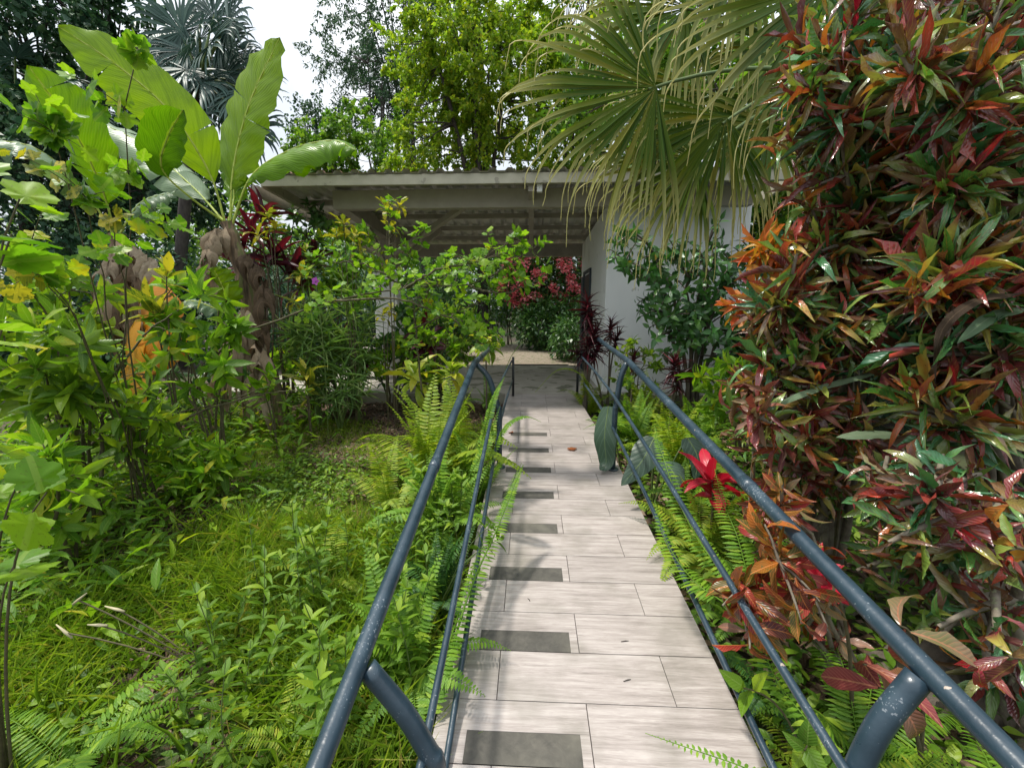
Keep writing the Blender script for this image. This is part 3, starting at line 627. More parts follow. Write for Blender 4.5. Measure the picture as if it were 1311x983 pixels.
def fan(parent, base, hub, fwd, nrmv, L, nseg, mat='palm', sweep=150, droop=.5, tipm='palmtip', join=.5, petr=.012, tips=.6):
    """one fan frond: pleated segments joined near the hub, free and hanging outside"""
    fwd = nrm(fwd); nn = nrm(np.asarray(nrmv)-fwd*np.dot(nrmv, fwd)); sd = np.cross(fwd, nn)
    mb = MB(); tm = MB(); ts = np.linspace(0, 1, 11)
    for i in range(nseg):
        a = rad(sweep)*((i+.5)/nseg*2-1); d = nrm(fwd*cos(a)+sd*sin(a)); side = nrm(np.cross(d, nn))
        l = L*(1-.28*abs(a)/pi)*rng.uniform(.82, 1.08)*(1 if rng.random() > .08 else .6); da = rad(sweep)*2/nseg
        cur = V(*hub); pts = [cur]; g = droop*rng.uniform(.3, 2.1); dd = nrm(d+nn*rng.normal(0, .05)+side*rng.normal(0, .03))
        for k in range(1, 11):
            t = ts[k]
            dd = nrm(dd+V(0, 0, -1)*g*(.06*t+(max(t-.6, 0)*1.9)))
            cur = cur+dd*l/10; pts.append(cur)
        p = np.array(pts); hw = 1.02*np.where(ts < join, ts*l*da*.60, join*l*da*.60*np.clip((1-ts)/(1-join), 0, 1)**.65+.0012)
        kk = 11; T = np.gradient(p, axis=0); T /= np.linalg.norm(T, axis=1)[:, None]
        S = side-T*(T@side)[:, None]; S /= np.linalg.norm(S, axis=1)[:, None]+1e-9; Nn = np.cross(S, T); Nn *= np.where(Nn@nn < 0, -1, 1)[:, None]
        v = np.concatenate([p-S*hw[:, None]+Nn*(hw*.45)[:, None], p, p+S*hw[:, None]+Nn*(hw*.45)[:, None]])
        q = [(j, j+1, kk+j+1, kk+j) for j in range(10)]+[(kk+j, kk+j+1, 2*kk+j+1, 2*kk+j) for j in range(10)]
        uv = np.concatenate([np.stack([np.full(kk, u), ts], 1) for u in (0, .5, 1)]); mb.raw(v, q, uv)
        if tips and rng.random() < tips:  # the dry hanging thread at the end
            e = p[-1]; m = rng.uniform(.06, .2)*L*1.1; w0 = T[-1]; pp = [e-w0*m*.2, e+w0*m*.2+V(0, 0, -m*.12), e+w0*m*.3+V(*rng.normal(0, .005, 2), -m*.5), e+w0*m*.32+V(*rng.normal(0, .008, 2), -m)]
            tm.tube(spline(pp, 6), np.linspace(.0042, .0022, 6)*max(1, L/.9), 3)
    if tm.n: tv = np.concatenate(tm.v); mb.raw(tv, np.concatenate(tm.q), np.tile([.25, 1.0], (len(tv), 1)))
    o = mb.build('frond', M[mat], parent)
    pb_ = MB(); b = V(*base); h = V(*hub); c = (b+h)/2+V(0, 0, .12*np.linalg.norm(h-b)); pb_.tube(bez(b, c, h+fwd*.05, 10), np.linspace(petr*1.5, petr*.7, 10), 6); pb_.build('petiole', M['gstem'], o)
    return o

def tree(label, base, centre, radii, tips, per, leaf, mat, name='tree', bark='bark', r0=.16, blob=.5, shell=.35, group=None, lean=None, asp=.5, fork=.4, crown='crown', cat='tree', droop=.0):
    root = thing(name, label, cat, base, group); base = V(*base); c = V(*centre)
    tp = cloud(tips, c, radii, shell); tb = MB(); fb = MB()
    ft = base+(c-base)*fork; mids = spline([base-V(0, 0, .2), base+(ft-base)*.5+V(*rng.normal(0, .15, 2), 0), ft], 8); tb.tube(mids, np.linspace(r0, r0*.72, 8), 9)
    nl = 7; hubs = []
    for i in range(nl):
        h = c+(cloud(1, (0, 0, 0), radii, .3)[0])*.55; p = bez(ft, (ft+h)/2+V(0, 0, .1*np.linalg.norm(h-ft)), h, 8)+rng.normal(0, .03, (8, 3)); p[0] = ft
        tb.tube(p, np.linspace(r0*.5, r0*.16, 8), 6); hubs.append(p)
    allp = np.vstack([h[2:] for h in hubs]+[mids[-2:]])
    for t in tp:
        q = allp[np.argmin(((allp-t)**2).sum(1))]; p = bez(q, (q+t)/2+V(*rng.normal(0, .12, 3)), t, 5); tb.tube(p, np.linspace(r0*.12, r0*.04, 5), 4)
    tb.build('trunk', M[bark], root)
    sp = 3; tp = np.repeat(tp, sp, 0)+rng.normal(0, blob*.45, (tips*sp, 3)); per = per//sp; n = len(tp)*per; k = np.repeat(np.arange(len(tp)), per)
    sd = (tp-c)/V(*radii)*.7+rng.normal(0, .55, tp.shape)+V(0, 0, -.35); sd /= np.linalg.norm(sd, axis=1)[:, None]; ln = blob*rng.uniform(.9, 2.2, len(tp))
    tt = rng.uniform(0, 1, n)[:, None]; off = sd[k]*ln[k][:, None]*tt+rng.normal(size=(n, 3))*V(1, 1, .7)*blob*.22*(1.15-tt)+V(0, 0, -.25)*blob*tt**2; org = tp[k]+off
    d = rng.normal(size=(n, 3))+nrm(V(0, 0, -.4))*droop+sd[k]*.9; d[:, 2] -= .25
    up = rng.normal(0, .5, (n, 3))+V(0, 0, 1); fr = frames(d, up); s = leaf*rng.uniform(.6, 1.3, n); j = rng.integers(0, 3, n)
    for m in range(3):
        g = j == m; fb.inst(T_DIA[m], org[g], fr[g], np.stack([s[g]*asp*1.6, s[g], s[g]], 1))
    fb.build(crown, M[mat], root); return root

# ------------------------------------------------------------------ trees and bush masses behind
def px(u, Y): return W(u, 395, Y)[0]
def T_(label, u, v, Y, ru, rv, tips, per, leaf, mat, ry=None, **k):
    c = W(u, v, Y); s = Y/FPX; base = P(c[0]+k.pop('off', 0), Y)
    return tree(label, base, c, (ru*s, ry or ru*s*.8, rv*s), tips, per, leaf, mat, **k)
T_('bright yellow green tree with fine leaves rising behind the pavilion roof', 615, 90, 13, 112, 175, 190, 230, .11, 'tree_y', blob=.36, shell=.05, bark='darkbark', r0=.2)
T_('yellow green tree with drooping sprays, just left of the fan palm fronds', 745, 95, 14.5, 110, 170, 150, 200, .12, 'tree_y', blob=.42, shell=.1, bark='darkbark')
T_('tall blue green feathery tree against the white sky, left of the bright tree', 510, 20, 20, 75, 120, 100, 150, .17, 'tree_b', blob=.55, shell=.3, bark='darkbark', asp=.28, off=.8)
T_('lower blue green tree whose sprays cut into the white sky gap', 478, 118, 19, 70, 62, 70, 130, .15, 'tree_b', blob=.5, shell=.3, bark='darkbark', asp=.28, r0=.12)
T_('small leafy green tree just above the left part of the roof', 450, 195, 15, 75, 42, 70, 120, .14, 'tree_g', blob=.35, shell=.2, r0=.1)
T_('thin airy tree tip rising in front of the pale sky', 395, 160, 16, 28, 28, 26, 60, .11, 'tree_b', blob=.3, shell=.2, r0=.06)
T_('broad dark tree filling the upper left corner', 45, 40, 11, 165, 110, 150, 150, .15, 'tree_d', blob=.45, shell=.2, bark='darkbark', r0=.24)
T_('dark bushy tree low behind the banana plants', 130, 215, 10, 150, 75, 110, 130, .14, 'tree_d', blob=.4, shell=.2, bark='darkbark')
T_('green tree standing behind the hanging fan palm fronds', 880, 120, 11, 150, 150, 150, 140, .14, 'tree_g', blob=.4, shell=.2)
T_('feathery green tree between the pavilion wall and the croton hedge', 1010, 285, 9, 70, 75, 90, 140, .09, 'tree_g', blob=.25, shell=.2, r0=.09)
T_('large dark green tree behind the croton hedge, upper right', 1230, 120, 8, 230, 230, 170, 150, .13, 'tree_g', blob=.45, shell=.2, bark='darkbark')
T_('dense green tree behind the croton hedge, lower right', 1200, 380, 7, 220, 110, 120, 150, .12, 'tree_d', blob=.4, shell=.2, bark='darkbark')
def mass(name, label, cat, boxes, n, leaf, mat, asp=.5, kind=None, T=T_DIA, stem='stem'):
    """leaves spread through ellipsoids standing on the ground, with stems inside"""
    root = thing(name, label, cat, P(*boxes[0][:2])); fb = MB(); sb = MB()
    if kind: root['kind'] = kind
    for (x, y, rx, ry, z0, z1) in boxes:
        g = float(gz(x, y)); c = (x, y, g+(z0+z1)/2); o = cloud(n, c, (rx, ry, (z1-z0)/2), .35)+rng.normal(0, .07, (n, 3))
        d = (o-V(*c))/V(rx, ry, (z1-z0)/2)+rng.normal(0, .7, (n, 3)); d[:, 2] -= .2
        fr = frames(d, rng.normal(0, .5, (n, 3))+V(0, -.3, 1)); s = leaf*rng.uniform(.6, 1.3, n); j = rng.integers(0, len(T), n)
        for m in range(len(T)):
            k = j == m; fb.inst(T[m], o[k], fr[k], np.stack([s[k]*asp*1.5, s[k], s[k]], 1))
        for i in range(14):
            e = o[rng.integers(0, n)]; b0 = V(x+rng.normal(0, rx*.3), y+rng.normal(0, ry*.2), g-.05); sb.tube(bez(b0, (b0+e)/2+V(0, 0, .3), e, 6), np.linspace(.02, .006, 6), 5)
    sb.build('stem', M[stem], root); fb.build('foliage', M[mat], root); return root
# beyond the yard
mass('bush', 'dense green bush closing the view under the roof, beyond the gravel', 'bush', [(-1.6, 13.6, 1.6, .8, 0, 4.0), (.7, 11.9, 1.2, .7, 0, 1.6), (-3.4, 12.4, 1.7, .8, 0, 3.7), (.6, 13.6, 1.8, .7, 0, 4.2), (-5.6, 12, 1.6, .8, 0, 3.4)], 6500, .12, 'darkg', .32)
b_ = thing('flowering_bush', 'bush covered in coral pink flowers seen under the roof beyond the gravel', 'flowering bush', P(.6, 12.6))
fb = MB(); pk = MB(); sb = MB(); cc = W(700, 365, 12.6); o = cloud(7000, cc, (1.5, .7, 1.0), .2); fb.inst(T_DIA[0], o, frames(rng.normal(size=(7000, 3))), np.full((7000, 3), .09)*V(.8, 1, 1))
for h in cloud(170, cc+V(0, -.25, .1), (1.45, .6, .85), .75):
    n = 26; o = h+rng.normal(0, .055, (n, 3)); pk.inst(T_DIA[0], o, frames(rng.normal(size=(n, 3))), np.full((n, 3), .07)*V(1.2, 1, 1))
for i in range(12): e = cloud(1, cc, (1.2, .5, .8))[0]; sb.tube(bez(P(.6+rng.normal(0, .3), 12.6), P(.6, 12.6, .8), e, 6), .015, 5)
sb.build('stem', M['stem'], b_); fb.build('foliage', M['darkg'], b_); pk.build('flowers', M['pink'], b_)
mass('bush', 'long leaved green bush at the left edge of the gravel, seen past the column', 'bush', [(-2.0, 9.6, .9, .6, 0, 1.3)], 3000, .14, 'mid', .25)
mass('bush', 'low dark bush against the far end of the white wall', 'bush', [(.95, 9.6, .5, .7, 0, 1.1)], 2600, .09, 'darkg', .4)
mass('woodland', 'far green woodland closing the view behind the garden', 'woodland', [(x, 24+abs(x)*.1, 4, 1.5, 0, h) for x, h in ((-30, 8), (-24, 8), (-18, 8), (-12.5, 5.6), (-8, 4.6), (-3, 4.6), (2, 6), (8, 8), (14, 10), (20, 10), (26, 10))], 3600, .34, 'tree_g', .5, 'stuff')
mass('undergrowth', 'dark undergrowth filling the garden edge behind the banana plants', 'undergrowth', [(-11, 8.5, 2, 1, 0, 4.2), (-9, 5.5, 1.6, 1.2, 0, 3.0), (-8.5, 8.5, 2, 1, 0, 3.0), (-5.6, 8.8, 1.8, 1, 0, 2.2), (-7, 6.2, 1.2, .8, 0, 1.8), (-4.4, 10.5, 1.8, 1, 0, 2.3)], 5200, .12, 'tree_d', .5, 'stuff')
mass('undergrowth', 'dark undergrowth behind and inside the croton hedge', 'undergrowth', [(3.6, 4.6, 1.1, .7, 0, 2.6), (4.2, 3.0, 1.0, .9, 0, 3.4), (3.6, 1.2, .9, 1.0, 0, 3.2), (2.7, 4.6, .5, .4, 0, 1.5)], 5200, .1, 'tree_d', .5, 'stuff')

# dark fan palm behind the bananas
pb0 = P(px(228, 8.5), 8.5); fp = thing('fan_palm', 'dark fan palm with a slim trunk behind the banana plant', 'palm', pb0)
ctr = W(255, 95, 8.5); mb = MB(); mb.tube(spline([pb0-V(0, 0, .1), pb0+V(.05, 0, 1.5), ctr-V(.1, 0, .2)], 14), np.linspace(.13, .10, 14), 10); mb.build('trunk', M['darkbark'], fp)
for i, (u, v) in enumerate([(205, 25), (250, 15), (300, 45), (318, 75), (300, 115), (255, 120), (215, 135), (190, 95), (270, 60), (235, 75), (320, 130), (180, 60), (285, 0), (330, 185), (240, 170), (210, 60), (275, 90), (300, 145), (225, 100), (255, 40), (190, 130), (330, 100), (275, 140), (305, 20)]):
    h = W(u, v, 8.5+rng.uniform(-.8, .6)); f = nrm(h-ctr)*.8+V(0, -.15, -.45)
    fan(fp, ctr-V(0, 0, .15), h-nrm(f)*.35, f, V(rng.normal(0, .35), -1, rng.uniform(.1, .6)), .85, 34, 'palmd', 120, .5, tips=0, petr=.02)
# dark fan palm fronds at the far upper left
pb1 = P(px(20, 9), 9.2); fp2 = thing('fan_palm', 'dark fan palm at the far left, half lost in the dark trees', 'palm', pb1); ctr = W(20, 130, 9.2)
mb = MB(); mb.tube(spline([pb1-V(0, 0, .1), ctr-V(0, 0, .1)], 8), .12, 9); mb.build('trunk', M['darkbark'], fp2)
for u, v in [(-40, 100), (20, 75), (75, 110), (60, 160), (-10, 165), (105, 145)]:
    h = W(u, v, 9+rng.uniform(-.5, .3)); f = nrm(h-ctr)+V(0, -.2, -.2); fan(fp2, ctr-V(0, 0, .15), h, f, V(rng.normal(0, .2), -.8, 1), .75, 30, 'palmd', 115, .5, tips=0, petr=.02)

# big fan palm on the right whose fronds hang into the view
tb0 = P(2.35, 3.7); gp = thing('fan_palm', 'tall fan palm whose yellowing fronds hang in front of the pavilion roof', 'palm', tb0)
ct2 = V(2.25, 3.55, 3.1); mb = MB(); mb.tube(spline([tb0-V(0, 0, .1), tb0+V(-.05, 0, 1.6), ct2], 16), np.linspace(.15, .12, 16)+rng.normal(0, .006, 16), 12); mb.build('trunk', M['bark'], gp)
for (u, v, Y, L, tu, tv, ty, nx, nz, ns, sw, dr) in [
    (840, 112, 2.9, .92, 640, 165, 2.85, .1, .15, 50, 92, .32),
    (1060, -20, 2.6, 1.0, 880, 120, 2.4, .2, .2, 34, 62, .15),
    (930, 150, 3.0, .8, 850, 280, 2.9, .2, .2, 40, 75, .4),
    (895, 205, 3.1, .80, 745, 262, 2.95, .1, .35, 48, 80, .45),
    (880, 10, 3.5, .95, 735, 20, 3.3, .1, .4, 44, 95, .6),
    (960, -70, 3.5, 1.0, 860, 20, 3.3, .1, .3, 40, 90, .5),
    (985, 160, 3.5, .75, 940, 240, 3.3, .0, .2, 36, 95, .5),
    (1010, 60, 3.7, .85, 960, 140, 3.5, .0, .2, 36, 95, .5),
    (900, 120, 3.9, .8, 880, 200, 3.8, .0, .2, 36, 110, .6)]:
    h = W(u, v, Y); f = W(tu, tv, ty)-h; fan(gp, ct2-V(0, 0, .1), h, f, V(nx, -1, nz), L, ns, 'palm', sw, dr, petr=.013, tips=1.0)

# ------------------------------------------------------------------ banana plants
def wp(lst): return [W(*q) for q in lst]
bpt = wp([(362, 552, 4.2), (350, 500, 4.2), (328, 440, 4.2), (318, 380, 4.2), (302, 320, 4.2), (291, 285, 4.2)])
bpt[0] = P(bpt[0][0], 4.2, -.03)
bn = thing('banana_plant', 'banana plant with upright bright green leaves and a leaning brown trunk', 'banana plant', bpt[0])
mb = MB(); sp = spline(bpt, 40); mb.tube(sp, np.linspace(.105, .06, 40)+.008*np.sin(np.arange(40)*1.3), 14); mb.build('trunk', M['pseudo'], bn)
def shreds(pts, w, parent, mat='deadleaf', label=None, n=9):
    """a dead hanging leaf, split into curling shreds along its limp midrib"""
    p = spline(wp(pts), 16); mb = MB(); mb.tube(p, np.linspace(.014, .004, 16), 6)
    for i in range(n*2):
        s_ = 1 if i % 2 else -1; k = int(1+13*(i//2)/n); o = p[k]; L = w*rng.uniform(.7, 1.6); sw = rng.uniform(.03, .06); a = V(s_*rng.uniform(.5, 1), -rng.uniform(.1, .6), 0)
        q = spline([o, o+a*L*.22+V(0, 0, -.05*L), o+a*L*.38+V(0, 0, -.45*L), o+a*L*rng.uniform(.15, .4)+V(0, 0, -L)], 10); T = np.gradient(q, axis=0); T /= np.linalg.norm(T, axis=1)[:, None]
        sd_ = nrm(V(rng.normal(0, .4), rng.normal(0, .3), 0)+np.cross(T[0], V(0, -1, .1))+V(0, 0, .6)); S = np.cross(T, np.tile(V(s_*.3, -1, .1), (10, 1))); S[0] = S[1]; S /= np.linalg.norm(S, axis=1)[:, None]+1e-9
        tw_ = np.linspace(0, rng.normal(0, 1.6), 10)[:, None]; N_ = np.cross(S, T); S = S*np.cos(tw_)+N_*np.sin(tw_)
        ww = (sw*np.array([1.5, 1.3, 1.1, 1, 1, .95, .9, .75, .5, .12])*rng.uniform(.8, 1.2, 10))[:, None]; mid = q+np.cross(S, T)*ww*.35
        v = np.concatenate([q-S*ww, mid, q+S*ww]); uv = np.concatenate([np.stack([np.full(10, u), np.linspace(0, 1, 10)], 1) for u in (0, .5, 1)])
        mb.raw(v, [(j, j+1, 10+j+1, 10+j) for j in range(9)]+[(10+j, 10+j+1, 20+j+1, 20+j) for j in range(9)], uv)
    o = mb.build('dead_leaf', M[mat], parent)
    if label: o['label'] = label
KN = lambda t: np.clip((t-.2)*6, 0, 1)**.7*np.clip((1-t)*5, 0, 1)**.55*(.85+.25*np.sin(pi*t))
KF = lambda t: np.clip((t+.03)*8, 0, 1)**.7*np.clip((1-t)*5, 0, 1)**.55
blade(wp([(289, 288, 4.2), (268, 221, 4.1), (218, 144, 3.9), (150, 84, 3.7), (74, 34, 3.5)]), .44, V(.15, -1, .5), 'banana', bn, prof=KN, tears=1, droop=.2)
blade(wp([(294, 288, 4.2), (299, 215, 4.2), (319, 134, 4.1), (358, 48, 4.0)]), .50, V(-.25, -1, .1), 'banana', bn, prof=KN, tears=2, droop=.15)
blade(wp([(297, 288, 4.2), (322, 226, 4.1), (372, 192, 4.0), (425, 180, 3.95), (455, 192, 3.9)]), .5, V(0, -.55, 1), 'banana', bn, prof=KN, tears=2, droop=.9, ripple=.02)
blade(wp([(288, 285, 4.2), (240, 250, 3.9), (207, 215, 3.7), (215, 175, 3.6), (234, 141, 3.5)]), .36, V(.6, -1, .1), 'banana', bn, prof=lambda t: np.clip((t-.42)*5, 0, 1)**.7*np.clip((1-t)*6, 0, 1)**.5, tears=1, droop=-.5)
blade(wp([(288, 285, 4.2), (245, 238, 4.3), (178, 182, 4.4), (105, 148, 4.5)]), .46, V(.1, -.5, 1), 'bananag', bn, prof=KN, tears=4, droop=.5)
blade(wp([(292, 285, 4.2), (300, 250, 4.3), (292, 215, 4.35), (280, 180, 4.4)]), .34, V(-.3, -1, .2), 'banana', bn, prof=KN, tears=2, droop=.3)
for pts, w, mt, dr in (
    ([(290, 300, 4.15), (272, 305, 4.0), (266, 335, 3.95), (274, 375, 3.95)], .2, 'deadleaf', 1.1),
    ([(306, 330, 4.1), (330, 345, 4.0), (340, 400, 3.95), (330, 470, 3.95)], .2, 'deadleaf', 1.0),
    ([(318, 400, 4.1), (300, 440, 3.95), (285, 480, 3.9), (275, 505, 3.9)], .34, 'deadleaf', .8),
    ([(322, 430, 4.1), (335, 455, 3.95), (330, 500, 3.95), (345, 530, 3.95)], .3, 'deadleaf', .9)):
    shreds(pts, w*.8, bn, mt)
b2 = P(px(165, 4.6), 4.6)
bn2 = thing('banana_plant', 'banana plant hung with dead brown and orange leaves, left of the leaning one', 'banana plant', b2)
c2 = W(150, 300, 4.6); mb = MB(); mb.tube(spline([b2-V(0, 0, .05), (b2+c2)/2+V(.05, 0, 0), c2], 24), np.linspace(.13, .08, 24)+.008*np.sin(np.arange(24)*1.7), 12); mb.build('trunk', M['pseudo'], bn2)
blade(wp([(148, 300, 4.6), (128, 235, 4.4), (90, 160, 4.1), (36, 84, 3.9)]), .52, V(.2, -1, .3), 'banana', bn2, prof=KN, tears=3, droop=.3)
blade(wp([(148, 305, 4.6), (105, 240, 4.4), (45, 190, 4.1), (-30, 178, 3.9)]), .5, V(.0, -.6, 1), 'bananag', bn2, prof=KN, tears=4, droop=.6)
blade(wp([(150, 305, 4.6), (180, 260, 4.7), (225, 245, 4.8)]), .4, V(0, -.6, 1), 'bananag', bn2, prof=KN, tears=3, droop=.6)
for pts, w, mt, dr, lb in (
    ([(150, 315, 4.5), (140, 340, 4.2), (128, 385, 4.1), (125, 450, 4.1)], .32, 'deadleaf', .5, None),
    ([(155, 320, 4.5), (190, 335, 4.2), (205, 370, 4.1), (195, 430, 4.1)], .36, 'deadleaf', .7, None),
    ([(150, 320, 4.5), (170, 345, 4.2), (165, 400, 4.1), (150, 470, 4.1)], .4, 'deadleaf', 1.0, None),
    ([(170, 385, 4.4), (195, 395, 3.6), (200, 425, 3.4), (196, 480, 3.3)], .5, 'orangeleaf', .5, 'dying leaf turned orange'),
    ([(158, 430, 4.4), (168, 450, 3.5), (164, 490, 3.3), (172, 550, 3.2)], .42, 'orangeleaf', .5, 'dying leaf turned orange'),
    ([(150, 480, 4.4), (110, 500, 4.1), (90, 540, 4.0), (100, 580, 4.0)], .4, 'deadleaf', .8, None)):
    if lb: blade(wp(pts), w, V(rng.normal(0, .4), -1, .2), mt, bn2, .5, ribmat=None, prof=KF, tears=8, droop=.3, ripple=.012, name='dead_leaf', ns=26, label=lb)
    else: shreds(pts, w*.7, bn2, mt)
b3 = P(px(300, 4.0), 4.0)
bn3 = thing('banana_sucker', 'young banana shoot with one broad bright leaf beside the leaning trunk', 'banana shoot', b3)
mb = MB(); q = W(298, 400, 4.0); mb.tube(spline([b3, (b3+q)/2, q], 8), np.linspace(.03, .015, 8), 8); mb.build('stem', M['pseudo'], bn3)
blade(wp([(298, 405, 4.0), (292, 385, 3.95), (282, 360, 3.9), (272, 342, 3.85)]), .3, V(-.3, -1, .3), 'banana', bn3, prof=KN, tears=2, droop=.3)
blade(wp([(298, 405, 4.0), (275, 395, 3.9), (245, 385, 3.8), (222, 392, 3.8)]), .22, V(0, -.5, 1), 'bananag', bn3, prof=KN, tears=2, droop=.5)

# ------------------------------------------------------------------ left: big lobed-leaf shrub in the foreground
tips = [(160, 52, 1.9), (172, 70, 1.9), (85, 95, 1.8), (112, 112, 1.8), (128, 135, 1.9), (45, 120, 1.8), (20, 145, 1.7), (60, 165, 1.8), (150, 165, 2.0), (10, 190, 1.6), (105, 190, 1.9), (70, 215, 1.7), (140, 215, 2.0),
        (175, 240, 2.1), (200, 265, 2.2), (60, 260, 1.6), (110, 255, 1.8), (150, 280, 1.9), (85, 300, 1.7), (190, 300, 2.1), (215, 285, 2.2), (30, 320, 1.6), (125, 320, 1.8), (165, 330, 2.0), (235, 290, 2.3), (60, 350, 1.6), (10, 370, 1.6), (100, 345, 1.7), (35, 240, 1.5), (150, 245, 1.9), (90, 145, 1.9), (185, 210, 2.1)]
tp = np.array(wp(tips)); tp = tp[np.arange(len(tp)) % 5 != 3]
shrub('lobed_leaf_shrub', 'tall shrub with bright lobed leaves and a few orange ones at the left edge', 'shrub', P(-2.55, 2.5), tp, T_PAL, .085, .09, 7, 'limep', r0=.0055, spread=(35, 105), back=.2, roll=.45, arch=.2, mats2=('yelvar', .08))
shrub('lobed_leaf_shrub', 'large bright lobed leaves crossing the left edge of the view, closest of all', 'shrub', P(-1.62, 1.0), wp([(-10, 225, 1.05), (25, 255, 1.05), (15, 300, 1.0), (-15, 330, 1.0), (5, 415, 1.1), (60, 630, 1.0), (10, 660, 1.0), (25, 615, 1.05), (20, 720, 1.0)]), T_PAL, .125, .13, 2, 'limep', r0=.005, spread=(50, 100), back=.08, lead=False, arch=.2)
# arching bare branches with lobed leaves in the middle distance
def branchy(label, lines, T, L, Wd, mat, per=.09, r=.011, cat='shrub', name='arching_shrub', n=3, skip=.25, stem='stem', group=None):
    ls = [spline(wp(l), 26) for l in lines]; root = thing(name, label, cat, P(ls[0][0][0], ls[0][0][1]), group); sb = MB(); fb = MB()
    for p in ls:
        p = p+np.vstack([np.zeros(3), rng.normal(0, .006, (25, 3))]); sb.tube(p, np.linspace(r, r*.3, 26), 6)
        Ln = np.linalg.norm(np.diff(p, axis=0), axis=1).sum()
        for k in range(int(Ln/per)):
            t = skip+(1-skip)*(k+rng.random())*per/Ln; i = min(int(t*25), 24); a = p[i]; d = nrm(nrm(p[i+1]-p[i])*.4+rng.normal(0, .7, 3)+V(0, 0, .45)); e = a+d*rng.uniform(.04, .16)
            sb.tube([a, (a+e)/2+V(0, 0, .01), e], [.003, .0025, .002], 4); rosette(fb, T, e, nrm(d+V(0, 0, .4)), n, L*rng.uniform(.7, 1.15), Wd, (40, 100), 0, None, .3)
        rosette(fb, T, p[-1], nrm(p[-1]-p[-3]), n+2, L*.8, Wd*.8, (20, 90))
    sb.build('stem', M[stem], root); fb.build('foliage', M[mat], root); return root
branchy('long grey branch arching from the banana trunk to the pavilion, with lobed yellow green leaves', [
    [(250, 500, 3.3), (290, 440, 3.3), (360, 408, 3.3), (430, 385, 3.25), (520, 368, 3.2), (600, 365, 3.2), (650, 340, 3.1), (690, 312, 3.1)],
    [(520, 368, 3.2), (560, 345, 3.1), (610, 335, 3.1), (665, 300, 3.1)], [(600, 365, 3.2), (640, 375, 3.1), (690, 360, 3.1)],
    [(430, 385, 3.25), (520, 385, 3.1), (590, 415, 3.1), (640, 440, 3.1)]], T_PAL, .075, .08, 'limep', .05, .010, skip=.35)
branchy('thin branched shrub with yellow green lobed leaves standing before the pavilion column', [
    [(540, 500, 3.7), (530, 400, 3.7), (520, 340, 3.7), (545, 290, 3.7)], [(530, 400, 3.7), (560, 360, 3.7), (590, 345, 3.6), (640, 325, 3.6)], [(525, 370, 3.7), (480, 345, 3.6), (440, 335, 3.6), (395, 350, 3.5)],
    [(530, 420, 3.7), (580, 400, 3.6), (620, 385, 3.6)], [(526, 350, 3.7), (500, 320, 3.7), (498, 255, 3.7)]], T_PAL, .08, .085, 'limep', .05, .009, skip=.1)
branchy('fallen looking bare branch lying low across the shrubs, left of the lawn', [[(0, 635, 2.4), (90, 580, 2.5), (150, 555, 2.6), (230, 530, 2.9), (330, 500, 3.3), (380, 480, 3.5)], [(130, 610, 2.4), (135, 520, 2.5), (175, 440, 2.6), (230, 395, 2.7)], [(20, 590, 2.6), (200, 545, 2.7), (330, 505, 3.1), (390, 500, 3.3)]], T_L, .1, .03, 'mid', .18, .012)

# left: shrubs with long pointed leaves
def region(cu, cv, ru, rv, Y, n, dY=.25):
    o = []
    while len(o) < n:
        a, b = rng.uniform(-1, 1, 2)
        if a*a+b*b < 1: o.append(W(cu+a*ru, cv+b*rv, Y+rng.uniform(-dY, dY)))
    return np.array(o)
for lab, (cu, cv, ru, rv, Y, n), L, Wd, mat, k in [
    ('shrub with long pointed yellow green leaves, just right of the orange dying banana leaf', (245, 430, 70, 80, 3.0, 26), .17, .055, 'lime', 9),
    ('pointed leaf shrub with darker green leaves at the left edge, mid height', (55, 470, 85, 75, 2.3, 42), .17, .052, 'mid', 9),
    ('bushy pointed leaf shrub standing in the middle of the left shrubbery', (160, 540, 80, 65, 2.5, 34), .15, .05, 'mid', 9),
    ('low shrub of pointed leaves at the left edge beside the dark weeds', (45, 620, 70, 65, 1.9, 30), .14, .045, 'lime', 8),
    ('low bright shrub of pointed leaves at the edge of the lawn', (240, 600, 70, 48, 2.7, 30), .15, .045, 'lime', 9),
    ('tangled leafy shrub under the dead brown banana leaves', (80, 400, 80, 60, 3.2, 30), .15, .055, 'mid', 8),
    ('dark leaved shrub behind the leaning banana trunk', (230, 470, 110, 60, 4.9, 50), .15, .06, 'darkg', 9)]:
    tp = region(cu, cv, ru, rv, Y, n); b = P(W(cu, cv, Y)[0], Y+.1)
    shrub('pointed_leaf_shrub', lab, 'shrub', b, tp, T_L, L, Wd, k, mat, spread=(20, 95), back=.12, r0=.011)
# young upright plants with variegated tips
for lab, pts, mat in [('young shrub with yellow veined upright leaves in front of the dead banana leaves', [(205, 395, 2.9), (215, 345, 2.9), (190, 385, 2.9)], 'yelvar'),
                      ('small plant with fresh green leaves before the foot of the leaning banana trunk', [(345, 480, 3.6), (335, 500, 3.6)], 'lime'),
                      ('small yellow edged plant right of the leaning banana trunk', [(390, 475, 3.9), (396, 490, 3.9)], 'yelvar')]:
    tp = wp(pts); shrub('young_shrub', lab, 'shrub', P(tp[0][0], tp[0][1]), tp, T_L, .2, .07, 8, mat, spread=(15, 85), back=.12, lead=False, r0=.008)

